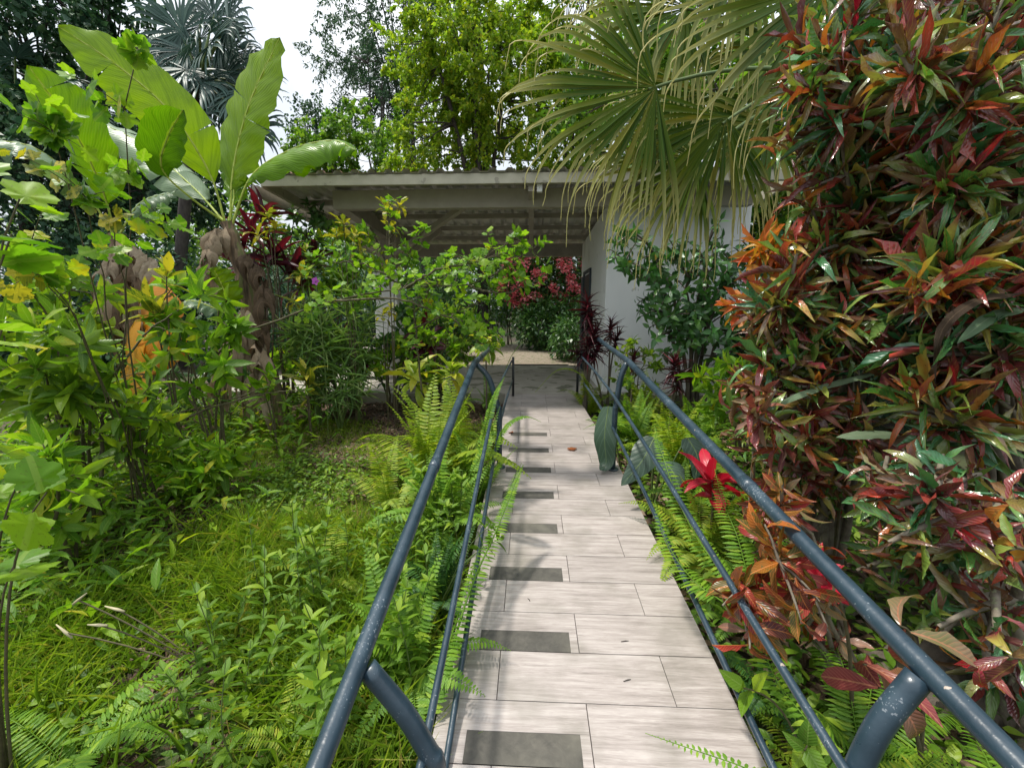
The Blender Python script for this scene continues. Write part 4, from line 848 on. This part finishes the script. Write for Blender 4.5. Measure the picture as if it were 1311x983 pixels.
# red ti plants, yellow crotons, narrow leaved plants
for lab, pts, mat, L, n, sp_ in [
    ('dark red ti plant with upright leaves right of the banana crown', [(322, 300, 4.7), (350, 330, 4.7), (310, 335, 4.6), (372, 345, 4.8), (335, 275, 4.9)], 'tired', .42, 14, (8, 75)),
    ('red ti plant with one bright crimson leaf near the pavilion column', [(540, 425, 5.0), (545, 440, 4.9)], 'tired', .32, 12, (10, 85)),
    ('dark red ti plant low before the bench', [(455, 450, 4.9), (440, 440, 5.0)], 'tired', .3, 10, (10, 90)),
    ('dark maroon ti plant among the narrow leaves', [(385, 365, 4.9), (400, 330, 5.0)], 'tired', .34, 10, (10, 70))]:
    tp = wp(pts); shrub('ti_plant', lab, 'ti plant', P(tp[0][0], tp[0][1]), tp, T_ST, L, .07, n, mat, spread=sp_, back=.1, lead=False, r0=.012, stem='bark')
for lab, pts in [
    ('yellow variegated croton poking above the red ti plant', [(343, 275, 4.4), (330, 300, 4.4), (352, 290, 4.5)]),
    ('yellow leaved croton in front of the left end of the roof beam', [(440, 285, 4.4), (455, 300, 4.4), (430, 300, 4.4), (462, 320, 4.4)]),
    ('tall croton with two yellow leaf tufts against the roof beam', [(493, 265, 4.4), (512, 262, 4.4), (500, 290, 4.5)]),
    ('small yellow croton before the white column', [(490, 402, 4.5), (500, 396, 4.5)]),
    ('yellow croton sprig beside the violet orchid', [(385, 350, 4.4), (375, 385, 4.4)])]:
    tp = wp(pts); shrub('yellow_croton', lab, 'croton', P(tp[0][0], tp[0][1]), tp, T_OB, .15, .055, 9, 'yelvar', spread=(15, 95), back=.05, lead=False, r0=.006)
for lab, (cu, cv, ru, rv, Y, n), mat, L in [
    ('tall clump of narrow leaves right of the banana trunk', (400, 440, 38, 65, 4.3, 34), 'needle', .34),
    ('clump of grassy narrow leaves before the bench', (450, 420, 35, 70, 4.5, 30), 'needle', .3),
    ('narrow leaved clump at the edge of the leaf litter', (430, 490, 45, 28, 4.2, 20), 'needle', .28)]:
    tp = region(cu, cv, ru, rv, Y, n*2//3); shrub('narrow_leaf_plant', lab, 'plant', P(W(cu, cv, Y)[0], Y), tp, T_BL, L, .02, 11, mat, spread=(15, 90), back=.22, r0=.006, lead=False, stem='gstem')
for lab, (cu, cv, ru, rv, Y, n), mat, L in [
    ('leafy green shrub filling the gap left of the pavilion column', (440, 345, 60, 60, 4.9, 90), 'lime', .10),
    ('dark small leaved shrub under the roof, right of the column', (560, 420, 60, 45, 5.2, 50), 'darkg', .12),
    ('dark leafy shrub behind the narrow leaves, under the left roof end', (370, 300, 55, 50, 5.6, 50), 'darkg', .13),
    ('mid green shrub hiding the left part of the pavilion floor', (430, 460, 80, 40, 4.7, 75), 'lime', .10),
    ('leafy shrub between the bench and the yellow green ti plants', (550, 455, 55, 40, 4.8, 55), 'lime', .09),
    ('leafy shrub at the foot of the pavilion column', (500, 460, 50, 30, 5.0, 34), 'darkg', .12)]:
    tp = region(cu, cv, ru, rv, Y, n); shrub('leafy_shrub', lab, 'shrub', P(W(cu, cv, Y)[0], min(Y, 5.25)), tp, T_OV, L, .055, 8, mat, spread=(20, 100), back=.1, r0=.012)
for i, (lab, u, v, Y, L, n) in enumerate([
    ('yellow green ti plant rosette with orange lower leaves, nearest the lawn', 532, 480, 4.0, .30, 24),
    ('yellow green ti plant rosette between its two neighbours left of the rail', 577, 472, 4.1, .25, 20),
    ('yellow green ti plant rising above the bent top of the left handrail', 622, 436, 4.6, .27, 22),
    ('small yellow green ti plant low beside the left handrail bend', 588, 512, 4.0, .2, 16)]):
    t0 = W(u, v, Y); shrub('ti_plant', lab, 'ti plant', P(t0[0], Y), [t0], T_OB, L, .075, n, 'tiyel', spread=(12, 112), back=.12, lead=False, r0=.012, stem='bark', fname='leaves')
def petals(fb, c, r, n=5):
    a = np.arange(n)*2*pi/n; d = np.stack([np.cos(a), np.full(n, -.2), np.sin(a)], 1); fb.inst(T_DIA[0], np.tile(c, (n, 1)), frames(d, np.tile(V(0, -1, 0), (n, 1))), np.full((n, 3), r)*V(.9, 1, 1))
for u, v, lab in ((404, 360, 'tiny violet orchid flower above the narrow leaves'), (286, 486, 'tiny violet orchid flower left of the leaning banana trunk')):
    c = W(u, v, 3.9); r = thing('orchid', lab, 'orchid', P(c[0], 3.9)); b = MB(); b.tube(bez(P(c[0], 3.9), (P(c[0], 3.9)+c)/2+V(.05, 0, .1), c, 8), .004, 5); b.build('stem', M['gstem'], r)
    b = MB(); petals(b, c, .042); petals(b, c+V(0, -.01, .01), .025, 3); b.build('flower', M['violet'], r)

# ------------------------------------------------------------------ ferns and weeds
fern('upright yellow green fern in the middle of the left bed', P(-.72, 2.85), 20, .9, 'ferny', ('up', 'up', 'arch'))
fern('tall upright fern close behind the left handrail', P(-.60, 3.2), 18, .85, 'ferny', ('up', 'up', 'arch'))
fern('fern with yellowing fronds at the inner edge of the lawn', P(-.95, 2.6), 9, .55, 'ferny', ('up', 'arch'))
fern('dense green fern under the left handrail, halfway along', P(-.50, 2.3), 18, .68, 'fern', ('up', 'arch'), custom=[wp([(640, 660, 2.2), (655, 620, 2.15), (668, 592, 2.1)])])
fern('fern growing through the left handrail, its long frond reaching over the tiles', P(-.36, 2.75), 10, .55, 'fern', ('up', 'arch'), custom=[
    wp([(612, 640, 2.6), (632, 580, 2.7), (648, 545, 2.75), (672, 533, 2.75), (693, 540, 2.75)]), wp([(600, 640, 2.5), (618, 560, 2.6), (632, 510, 2.65), (646, 482, 2.7)]), wp([(600, 610, 2.4), (622, 570, 2.5), (640, 520, 2.6)])])
fern('fern at the foot of the near left handrail', P(-.42, 1.35), 12, .55, 'fern', ('up', 'arch'), custom=[
    wp([(560, 900, 1.2), (600, 760, 1.5), (635, 680, 1.8), (655, 630, 2.0), (670, 595, 2.1)]), wp([(545, 940, 1.1), (570, 840, 1.25), (592, 770, 1.5), (615, 700, 1.8)])])
fern('dark green fern hugging the edge of the path on the left', P(-.40, 1.75), 11, .45, 'fernd', ('up', 'arch'))
fern('low spreading fern beside the lawn, left of the near handrail', P(-1.0, 1.9), 9, .48, 'ferny', ('arch', 'flat'))
fern('low fern at the bottom left corner', P(-1.45, 1.05), 9, .5, 'fern', ('arch', 'flat'))
fern('low fern in the weeds below the near left handrail', P(-.72, 1.12), 9, .36, 'ferny', ('arch', 'flat'))
fern('fern with short fronds beside the post of the left handrail', P(-.42, 3.9), 9, .4, 'fern')
fern('green fern frond arching over the far end of the path', P(.72, 4.9), 9, .55, 'ferny', ('up', 'arch'), custom=[wp([(775, 520, 4.9), (745, 480, 4.9), (715, 473, 4.9), (685, 502, 4.9)])])
fern('fern at the far left corner of the path', P(-.5, 5.0), 8, .5, 'fern', ('up', 'arch'), custom=[wp([(640, 495, 4.9), (655, 455, 4.9), (680, 425, 4.9)])])
for lab, x, y, n, L, mt, kd in [
    ('bushy fern behind the right handrail post', 1.0, 3.9, 15, .6, 'fern', ('up', 'arch', 'arch')),
    ('bright fern between the right post and the white wall', 1.25, 4.5, 15, .65, 'ferny', ('up', 'arch')),
    ('fern spilling over the right edge of the far path', .82, 4.2, 12, .45, 'fern', ('arch', 'flat')),
    ('large arching fern right of the right handrail post', 1.15, 3.2, 18, .75, 'ferny', ('up', 'arch', 'arch')),
    ('fern in front of the dark rosettes by the wall', 1.6, 3.9, 12, .55, 'fern', ('up', 'arch')),
    ('fern whose fronds hang through the middle rail on the right', .95, 2.2, 18, .6, 'ferny', ('up', 'arch', 'flat')),
    ('fern between the rail and the hot pink leaves', 1.02, 2.65, 13, .52, 'fern', ('up', 'arch')),
    ('fern under the red croton beside the right rail', 1.0, 1.75, 12, .45, 'fern', ('up', 'arch', 'flat')),
    ('dark fern in the shade below the near right handrail', 1.05, 1.15, 16, .46, 'fern', ('arch', 'arch', 'flat')),
    ('yellow green fern at the near right edge of the path', .88, .95, 14, .42, 'ferny', ('arch', 'flat')),
    ('dark fern at the bottom right corner', 1.15, .8, 14, .48, 'fern', ('arch', 'flat')),
    ('small fern by the lowest rail on the right', .86, 1.35, 9, .3, 'fernd', ('arch', 'flat'))]:
    fern(lab, P(x, y), n, L, mt, kd)
fern('fern with long fronds draped along the middle rail on the right', P(.9, 1.75), 6, .4, 'fern', ('up', 'arch'), custom=[
    wp([(950, 760, 1.45), (900, 700, 1.6), (868, 640, 1.8), (846, 575, 2.05), (838, 545, 2.15)]), wp([(925, 770, 1.4), (885, 740, 1.5), (852, 690, 1.7), (838, 640, 1.85)]), wp([(960, 750, 1.5), (945, 690, 1.6), (925, 640, 1.8), (915, 600, 2.0)]), wp([(1010, 900, 1.1), (985, 850, 1.2), (972, 800, 1.3)]), wp([(1080, 985, .95), (1040, 930, 1.0), (1000, 880, 1.1)])], pl=.062)
fern('single fern frond reaching over the near path tiles from the right', P(.82, .72), 4, .25, 'fern', ('flat',), custom=[wp([(1040, 1030, .80), (960, 985, .9), (890, 960, .93), (826, 938, .95)])], pl=.022)

def weed_mesh(h=.38, n=9, L=.07, Wd=.02, whorl=2):
    sb = MB(); fb = MB(); p = spline([V(0, 0, -.02), V(rng.normal(0, .02), rng.normal(0, .02), h*.5), V(rng.normal(0, .05), rng.normal(0, .05), h)], 10); sb.tube(p, np.linspace(.0026, .0012, 10), 5)
    for i in range(n):
        t = .25+.75*i/(n-1); c = p[min(int(t*9), 8)]; a0 = i*1.57+rng.normal(0, .2); k = whorl if i < n-1 else 4; a = a0+np.arange(k)*2*pi/k; el = .25+.5*t
        d = np.stack([np.cos(a), np.sin(a), np.full(k, el)], 1); l = L*rng.uniform(.8, 1.15, k)*(1 if i < n-2 else .7); fb.inst(random.choice(T_L), np.tile(c, (k, 1)), frames(d), np.stack([np.full(k, Wd), l, l], 1))
    return sb, fb
wv = [weed_mesh(.42, 10), weed_mesh(.34, 8), weed_mesh(.28, 7, .06), weed_mesh(.46, 11, .075, .018)]; wroots = []
grp = 'slender weeds beside the left handrail'; wl_ = 'slender upright weed with opposite oblong bright leaves, one of the stand left of the handrail'
for i, (sb, fb) in enumerate(wv):
    r = thing('weed', wl_, 'weed', (0, 0, 0), grp); sb.build('stem', M['gstem'], r); fb.build('leaves', M['weed'], r); wroots.append(r)
spots = [(-.55+rng.normal(0, .13), rng.uniform(1.1, 2.7)) for _ in range(46)]+[(rng.uniform(-1.25, -.6), rng.uniform(1.0, 2.0)) for _ in range(34)]
for i, (x, y) in enumerate(spots):
    if x > -.36: x = -.38-rng.random()*.1
    r = wroots[i] if i < 4 else copy_tree(wroots[i % 4], (0, 0, 0)); r.location = tuple(P(x, y)); r.rotation_euler = (rng.normal(0, .1), rng.normal(0, .1), rng.uniform(0, 6)); r.scale = (rng.uniform(.75, 1.25),)*3
# big-leaved weed whose leaves overlap the path edge
t1 = wp([(632, 672, 1.9), (640, 690, 1.85), (625, 700, 1.8), (612, 735, 1.75)]); shrub('broad_weed', 'weed leaning through the left rail with pointed leaves over the inset strips', 'weed', P(-.42, 1.7), t1, T_L, .09, .03, 5, 'weed', spread=(30, 100), back=.05, lead=False, r0=.004, stem='gstem')
t1 = wp([(100, 768, 1.35), (128, 800, 1.35), (85, 810, 1.35), (150, 780, 1.4)]); r = thing('seeding_weed', 'dark stemmed weed with pale yellow seed spikes in the left foreground', 'weed', P(-1.25, 1.4)); b = MB(); b2_ = MB()
for e in t1:
    b.tube(bez(P(-1.25, 1.4), (P(-1.25, 1.4)+e)/2+V(0, 0, .05), e, 6), .003, 5); d = V(rng.uniform(-1, 1), 0, rng.uniform(0, .4)); b2_ = MB(); b2_.tube([e-nrm(d)*.03, e, e+nrm(d)*.05], [.004, .006, .002], 6, True); b2_.build('seed_spike', M['palmtip'], r)
b.build('stem', M['stem'], r)

# ------------------------------------------------------------------ right bed
for lab, pts, L in [('tall dark red bromeliad like rosette beside the end of the right rail', [(752, 388, 4.9), (757, 405, 4.9), (762, 425, 4.9), (754, 438, 4.9), (766, 445, 4.9)], .26),
                    ('dark red spiky rosette below the corner of the white wall', [(782, 415, 4.9), (790, 432, 4.9), (738, 452, 4.9)], .2),
                    ('nearly black spiky rosette at the foot of the wall fig', [(864, 462, 4.2), (870, 480, 4.2)], .2),
                    ('dark spiky rosette between the rail bend and the wall', [(812, 455, 4.6)], .18)]:
    tp = wp(pts); shrub('red_dracaena', lab, 'dracaena', P(tp[0][0], tp[0][1]), tp, T_BL, L, .028, 34, 'brom', spread=(5, 125), back=.16, lead=False, r0=.014, stem='bark')
tp = np.vstack([region(885, 375, 72, 72, 4.7, 95, .35), region(830, 335, 50, 35, 4.6, 26), region(925, 330, 40, 50, 4.9, 26), region(800, 315, 22, 22, 4.6, 8), region(925, 430, 45, 45, 4.5, 32), region(850, 430, 30, 25, 4.5, 12)])
shrub('weeping_fig', 'dark glossy leaved fig shrub growing against the white wall', 'shrub', P(W(890, 400, 4.9)[0], 4.9), tp, T_OV, .12, .05, 8, 'fig', stem='bark', spread=(40, 130), back=.16, r0=.025, grav=.5)
def ears(lab, base, leaves):
    r = thing('elephant_ear', lab, 'elephant ear', base)
    for pts, w, up in leaves:
        q = wp(pts); b = MB(); b.tube(bez(V(*base), (V(*base)+q[0])/2+V(0, 0, .08), q[0], 8), .007, 6); st = b.build('stalk', M['gstem'], r)
        blade(q, w, up, 'ear', r, 0, ribmat='gstem', tears=0, droop=.12, ns=14, nc=4, ripple=.003, prof=lambda t: np.clip((t+.12)*3.2, 0, 1)**.6*np.clip((1-t)*1.5, 0, 1)**.7, ribr=.004)
ears('grey green elephant ear leaf standing on edge beside the right post', P(.74, 3.25), [([(779, 520, 3.2), (774, 560, 3.1), (776, 592, 3.05), (768, 602, 3.0)], .19, V(-.8, -1, .3))])
ears('two drooping grey elephant ear leaves under the lower right rail', P(.82, 2.7), [([(838, 560, 2.65), (822, 590, 2.55), (795, 622, 2.5)], .19, V(-.3, -1, .9)), ([(850, 590, 2.5), (862, 605, 2.4), (872, 632, 2.3)], .17, V(.1, -1, 1)), ([(880, 560, 2.8), (893, 585, 2.7), (890, 615, 2.6)], .17, V(.3, -1, .8))])
t0 = W(912, 600, 2.2); shrub('pink_ti_plant', 'hot pink ti plant leaves pointing up beside the right handrail', 'ti plant', P(t0[0]+.03, 2.2), [t0+V(0, 0, -.06), t0+V(.03, .03, -.14)], T_ST, .24, .065, 8, 'crimson', spread=(5, 95), back=.06, lead=False, r0=.008)

# ------------------------------------------------------------------ the croton hedge
def hedge(lab, base, reg, L, Wd, k, mat, mats2=None, sp=(12, 90), r0=.022, extra=(), nm='croton', T=T_CR, back=.24, stem='lichbark', grav=.2):
    tp = np.vstack([region(*r) for r in reg]+([np.array(wp(extra))] if extra else []))
    ax = np.array([nrm(nrm(t-V(base[0]+.2, base[1]+.3, 1.0))*.5+V(-.5, -.35, .30)+rng.normal(0, .3, 3)) for t in tp])
    return shrub(nm, lab, 'croton', P(*base), tp, T, L, Wd, k, mat, stem=stem, spread=sp, back=back, r0=r0, axes=ax, mats2=mats2, roll=1.0, jit=.4, tw=.55, grav=grav, arch=.25)
hedge('tall croton with dark green and maroon leaves, top of the hedge beside the palm fronds', (1.75, 2.3), [(1110, 90, 95, 100, 2.1, 46), (1060, 210, 75, 70, 2.2, 24), (1130, 230, 80, 80, 2.2, 24)], .225, .024, 13, 'croton', ('crotond', .4))
hedge('very dark glossy leaved croton in the upper right corner of the hedge', (2.1, 1.8), [(1240, 80, 100, 120, 1.8, 60), (1230, 250, 100, 90, 1.8, 40)], .21, .024, 13, 'crotond', ('croton', .3))
hedge('croton with mixed red, green and bronze leaves at the middle of the hedge', (1.6, 2.1), [(1080, 370, 105, 85, 2.05, 60), (1020, 440, 70, 50, 2.05, 26)], .21, .025, 13, 'croton', ('crotond', .35))
hedge('croton with long green and rust leaves at the right edge of the hedge', (2.0, 1.5), [(1240, 400, 95, 100, 1.7, 50), (1200, 500, 80, 60, 1.7, 26)], .22, .025, 13, 'crotond', ('croton', .5))
hedge('croton with purple and crimson leaves low in the hedge above the right rail', (1.35, 1.95), [(1010, 530, 85, 60, 1.95, 40), (1070, 590, 70, 50, 1.9, 26)], .16, .028, 12, 'croton', ('crotonp', .4))
hedge('sparse old croton with bare mossy stems at the lower right', (1.65, 1.25), [(1200, 640, 100, 80, 1.5, 34), (1260, 800, 70, 110, 1.25, 22), (1150, 700, 70, 60, 1.6, 16)], .15, .03, 9, 'crotond', ('croton', .4), r0=.026)
hedge('small croton with orange veined leaves sticking out of the hedge towards the wall', (1.35, 2.4), [(985, 350, 20, 28, 2.2, 5)], .16, .04, 11, 'crotono', r0=.01, extra=[(990, 325, 2.2), (955, 345, 2.2), (950, 400, 2.2)])
hedge('red and orange veined croton leaning over the near right handrail', (1.2, 1.45), [(985, 630, 28, 30, 1.55, 7), (1005, 695, 45, 30, 1.35, 8), (965, 790, 22, 45, 1.2, 5), (1055, 790, 35, 30, 1.25, 7)], .125, .036, 9, 'crotonr', ('crotonp', .3), r0=.01, extra=[(925, 775, 1.15), (940, 745, 1.2), (960, 830, 1.1), (1000, 650, 1.5)], back=.20, sp=(45, 125), T=T_OB+T_CR, grav=.5)
t0 = W(1045, 740, 1.2); shrub('scarlet_croton', 'bright scarlet croton shoot just below the right handrail', 'croton', P(1.1, 1.25), [t0], T_OB, .12, .035, 14, 'crimson', spread=(10, 110), back=.06, lead=False, r0=.007)
shrub('scarlet_croton', 'single scarlet leaf tuft at the very top of the hedge', 'croton', P(1.55, 2.0), [W(1095, 40, 1.9)], T_OB, .14, .035, 3, 'crimson', spread=(0, 15), lead=False, r0=.007)
shrub('maroon_croton', 'large maroon leaves with pale veins hanging under the near right handrail', 'croton', P(1.15, 1.05), wp([(1150, 800, 1.0), (1105, 850, 1.0), (1125, 880, 1.0)]), T_OB, .16, .055, 3, 'crotonp', spread=(70, 140), back=.06, lead=False, r0=.006)
shrub('broad_leaf_croton', 'croton with wide bronze leaves at the right edge, near the bottom', 'croton', P(1.7, 1.0), wp([(1290, 840, .95), (1300, 700, 1.0), (1285, 640, 1.1)]), T_CR, .14, .035, 7, 'croton', spread=(50, 120), back=.06, lead=False, r0=.01)
r = thing('strap_leaf_plant', 'plant with long pale and brown strap leaves thrust out of the hedge', 'plant', P(1.7, 1.9))
for pts, w, mt in (([(1120, 478, 1.8), (1040, 500, 1.75), (965, 532, 1.7)], .03, 'bananag'), ([(1150, 556, 1.7), (1110, 556, 1.65), (1070, 560, 1.6)], .045, 'bananag'), ([(1311, 375, 1.4), (1250, 385, 1.4), (1205, 425, 1.4), (1197, 495, 1.4)], .03, 'deadleaf'), ([(1311, 395, 1.45), (1270, 405, 1.42), (1225, 440, 1.4)], .04, 'bananag')):
    blade(wp(pts), w, V(0, -.5, 1), mt, r, 0, ribmat=None, tears=0, droop=.2, ns=14, nc=2, ripple=.002, prof=lambda t: np.clip(t*6+.2, 0, 1)*np.clip((1-t)*3, 0, 1)**.7)
shrub('broad_leaf_weed', 'fresh green oval leaves at the right edge of the near path', 'plant', P(.88, 1.1), wp([(950, 880, 1.1), (1030, 960, .95)]), T_OV, .08, .045, 5, 'mid', spread=(30, 100), back=.05, lead=False, r0=.005)
shrub('leafy_shrub', 'bright green leafy shrub between the far right rail and the wall', 'shrub', P(1.15, 4.75), region(815, 470, 45, 35, 4.6, 26), T_OV, .1, .045, 8, 'mid', spread=(20, 100), back=.1, r0=.008)
shrub('leafy_shrub', 'green leafy shrub below the wall fig', 'shrub', P(1.85, 3.6), region(935, 500, 55, 40, 3.3, 34), T_L, .14, .04, 9, 'lime', spread=(20, 100), back=.1, r0=.01)
# mossy stones under the hedge
for i, (x, y, s, lb) in enumerate([(1.5, 1.45, .16, 'mossy grey stone under the hedge, nearest the old croton stems'), (1.75, 1.15, .2, 'largest mossy stone under the hedge at the right edge'), (1.45, 1.9, .13, 'small mossy stone in the shade of the hedge')]):
    b = MB(); th = np.linspace(0, pi, 11); ph = np.arange(16)*2*pi/16; vv = []
    for a in th:
        for q_ in ph:
            d = V(sin(a)*cos(q_), sin(a)*sin(q_), cos(a)); k = 1+.16*sin(3*d[0]+i)+.12*sin(5*d[1]+2*i)+.1*cos(6*d[2]); vv.append(P(x, y)+d*s*k*V(1.2, 1, .8)+V(0, 0, s*.3))
    b.raw(vv, [(m*16+j, m*16+(j+1) % 16, (m+1)*16+(j+1) % 16, (m+1)*16+j) for m in range(10) for j in range(16)]); o = b.build('stone', M['lichbark'] if i else M['bark']); tag(o, lb, 'stone')

# ------------------------------------------------------------------ ground stuff
def scatter(name, label, cat, n, area, T, L, Wd, mat, tilt, hz=(0, 0), dens=None, flat=False):
    x0, x1, y0, y1 = area; x = rng.uniform(x0, x1, n); y = rng.uniform(y0, y1, n)
    keep = ((x < XL-.06) | (x > XR+.05))&~((y > 5.35)&(x < 3.6)&(x > -4.25)&(y < 8.3))
    if dens is not None: keep &= rng.random(n) < dens(x, y)
    x, y = x[keep], y[keep]; k = len(x); z = gz(x, y)+rng.uniform(hz[0], hz[1], k); a = rng.uniform(0, 2*pi, k); e = rng.normal(tilt, .25, k)
    d = np.stack([np.cos(a)*np.cos(e), np.sin(a)*np.cos(e), np.sin(e)], 1); up = rng.normal(0, .3, (k, 3))+V(0, 0, 1); fr = frames(d, up)
    s = rng.uniform(.5, 1.3, k)*L; mb = MB(); j = rng.integers(0, len(T), k); O = np.stack([x, y, z], 1)
    for m in range(len(T)):
        g = j == m; mb.inst(T[m], O[g], fr[g], np.stack([np.full(g.sum(), Wd)*s[g]/L, s[g], s[g]], 1))
    return tag(mb.build(name, M[mat]), label, cat, kind='stuff')
TB2 = [leaf_t(2, 'blade', .3, b) for b in (.4, 1.0, 1.6)]
patch = lambda x, y: np.clip(.55+.6*np.sin(x*2.3+1.3)*np.sin(y*1.9)+.3*np.sin(x*5+y*4), .06, 1)
scatter('grass', 'short yellow green grass of the small lawn and the garden edges', 'grass', 85000, (-3.6, -.34, .9, 4.5), TB2, .075, .005, 'grass', 1.05, dens=patch)
scatter('grass', 'long thin grass among the weeds in the near left corner', 'grass', 24000, (-2.2, -.36, .75, 2.4), TB2, .24, .006, 'grass', .95, dens=patch)
scatter('ground_cover', 'small leaved creeping weeds covering the soil left of the path', 'ground cover', 20000, (-3.2, -.36, .75, 3.4), [T_L[0], T_OV[0]], .045, .02, 'cover', .35, (.0, .10), dens=lambda x, y: np.clip(.25+.9*np.sin(x*3.1+.5)*np.cos(y*2.7+x)+np.clip((1.9-y)*.5, 0, .6), .08, 1))
scatter('ground_cover', 'leafy undergrowth on the soil of the right bed', 'ground cover', 9000, (.75, 2.6, .6, 5.3), [T_L[0], T_OV[0]], .06, .028, 'cover', .4, (.0, .12))
scatter('leaf_litter', 'brown leaf litter and mulch on the bare soil', 'leaf litter', 42000, (-4.5, -.36, .8, 5.35), T_DIA, .05, .026, 'litter', .02, (.003, .018))
scatter('leaf_litter', 'brown fallen leaves under the croton hedge', 'leaf litter', 9000, (.75, 3.2, .4, 4.5), T_DIA, .08, .04, 'litter', .02, (.003, .02))
scatter('undergrowth', 'dark leafy undergrowth below the left shrubs', 'undergrowth', 8000, (-5.5, -1.6, 1.4, 5.0), [T_L[1], T_L[0]], .12, .03, 'lime', .6, (.02, .30), dens=lambda x, y: np.clip((-x-1.35-.12*y)*1.3, 0, 1)*.9)
def litter_leaf(u, v, name, lab, s, rz_):
    d = ray(u, v); t = (0-EYE[2])/(d[2]-SL*d[1]); c = EYE+d*t; b = MB(); b.inst(T_PAL[1] if s > .08 else T_L[1], [c+V(0, 0, .012)], frames([[cos(rz_), sin(rz_), .12]], [[0, 0, 1.0]]), [[s*.8, s, s]])
    o = b.build(name, M['fallen']); tag(o, lab, 'leaf')
litter_leaf(724, 576, 'fallen_leaf', 'curled red brown fallen leaf lying on the pale tiles', .10, .2)
for u, v, an, lb in ((677, 768, 1.9, 'tiny dark twig on the pale tiles, left of the middle'), (800, 821, .3, 'tiny dark twig on the tiles, closest to the right rail'), (803, 871, .5, 'thin dark twig lying on the nearest broad tile')):
    d = ray(u, v); c = EYE+d*((0-EYE[2])/(d[2]-SL*d[1]))+V(0, 0, .002); b = MB(); e = V(cos(an), sin(an)*.6, 0)*.016; b.tube([c-e, c+V(.002, .001, .001), c+e], [.0012, .0018, .0008], 5, True); tag(b.build('twig', M['darkbark']), lb, 'twig')
litter_leaf(657, 555, 'fallen_leaf', 'small brown fallen leaf at the end of an inset strip', .06, 2.6)

# ------------------------------------------------------------------ light, sky, view
SUN_EL, SUN_AZ = rad(68), rad(-80)   # azimuth from +Y towards +X: the sun stands high on the left
w = bpy.data.worlds.new('World'); SC.world = w; w.use_nodes = True; nt = w.node_tree; nt.nodes.clear()
sky = nt.nodes.new('ShaderNodeTexSky'); sky.sky_type = 'NISHITA'; sky.sun_disc = False; sky.sun_elevation = SUN_EL; sky.sun_rotation = SUN_AZ; sky.air_density = 1.0; sky.dust_density = 3.0
tc = N(nt, 'ShaderNodeTexCoord'); n1 = N(nt, 'ShaderNodeTexNoise', Scale=2.2, Detail=7.0, Roughness=.55); Lk(nt, tc.outputs['Generated'], n1.inputs[0])
cr = ramp(nt, [(.30, (0, 0, 0)), (.52, (1, 1, 1))]); Lk(nt, n1.outputs[0], cr.inputs[0])
cl = ramp(nt, [(.3, (6.3, 6.9, 7.6)), (.75, (8.6, 8.8, 9.0))]); Lk(nt, n1.outputs[0], cl.inputs[0])
sz = N(nt, 'ShaderNodeSeparateXYZ'); Lk(nt, tc.outputs['Generated'], sz.inputs[0]); zz = mth(nt, 'ADD', .55, mth(nt, 'MULTIPLY', mth(nt, 'MAXIMUM', sz.outputs[2], 0.0), .95))
cz = N(nt, 'ShaderNodeCombineXYZ'); [Lk(nt, zz, cz.inputs[i]) for i in range(3)]
bg = N(nt, 'ShaderNodeBackground', Strength=.125); Lk(nt, mixc(nt, mth(nt, 'ADD', mth(nt, 'MULTIPLY', cr.outputs[0], .35), .6), sky.outputs[0], mixc(nt, 1.0, cl.outputs[0], cz.outputs[0], 'MULTIPLY')), bg.inputs[0])
o = N(nt, 'ShaderNodeOutputWorld'); Lk(nt, bg.outputs[0], o.inputs[0])
sl = bpy.data.lights.new('sun', 'SUN'); sl.energy = 3.5; sl.angle = rad(5); sl.color = (1, .95, .86); so = bpy.data.objects.new('sun', sl); C.objects.link(so)
sd = V(sin(SUN_AZ)*cos(SUN_EL), cos(SUN_AZ)*cos(SUN_EL), sin(SUN_EL))
from mathutils import Vector
so.rotation_euler = Vector(sd).to_track_quat('Z', 'Y').to_euler()
SC.view_settings.view_transform = 'Standard'; SC.view_settings.look = 'None'; SC.view_settings.exposure = .43; SC.view_settings.gamma = 1
SC.cycles.max_bounces = 6; SC.cycles.diffuse_bounces = 4; SC.cycles.transmission_bounces = 3; SC.cycles.transparent_max_bounces = 4
SC.cycles.use_adaptive_sampling = True
print('objects', len(bpy.data.objects), 'faces', sum(len(m.polygons) for m in bpy.data.meshes))
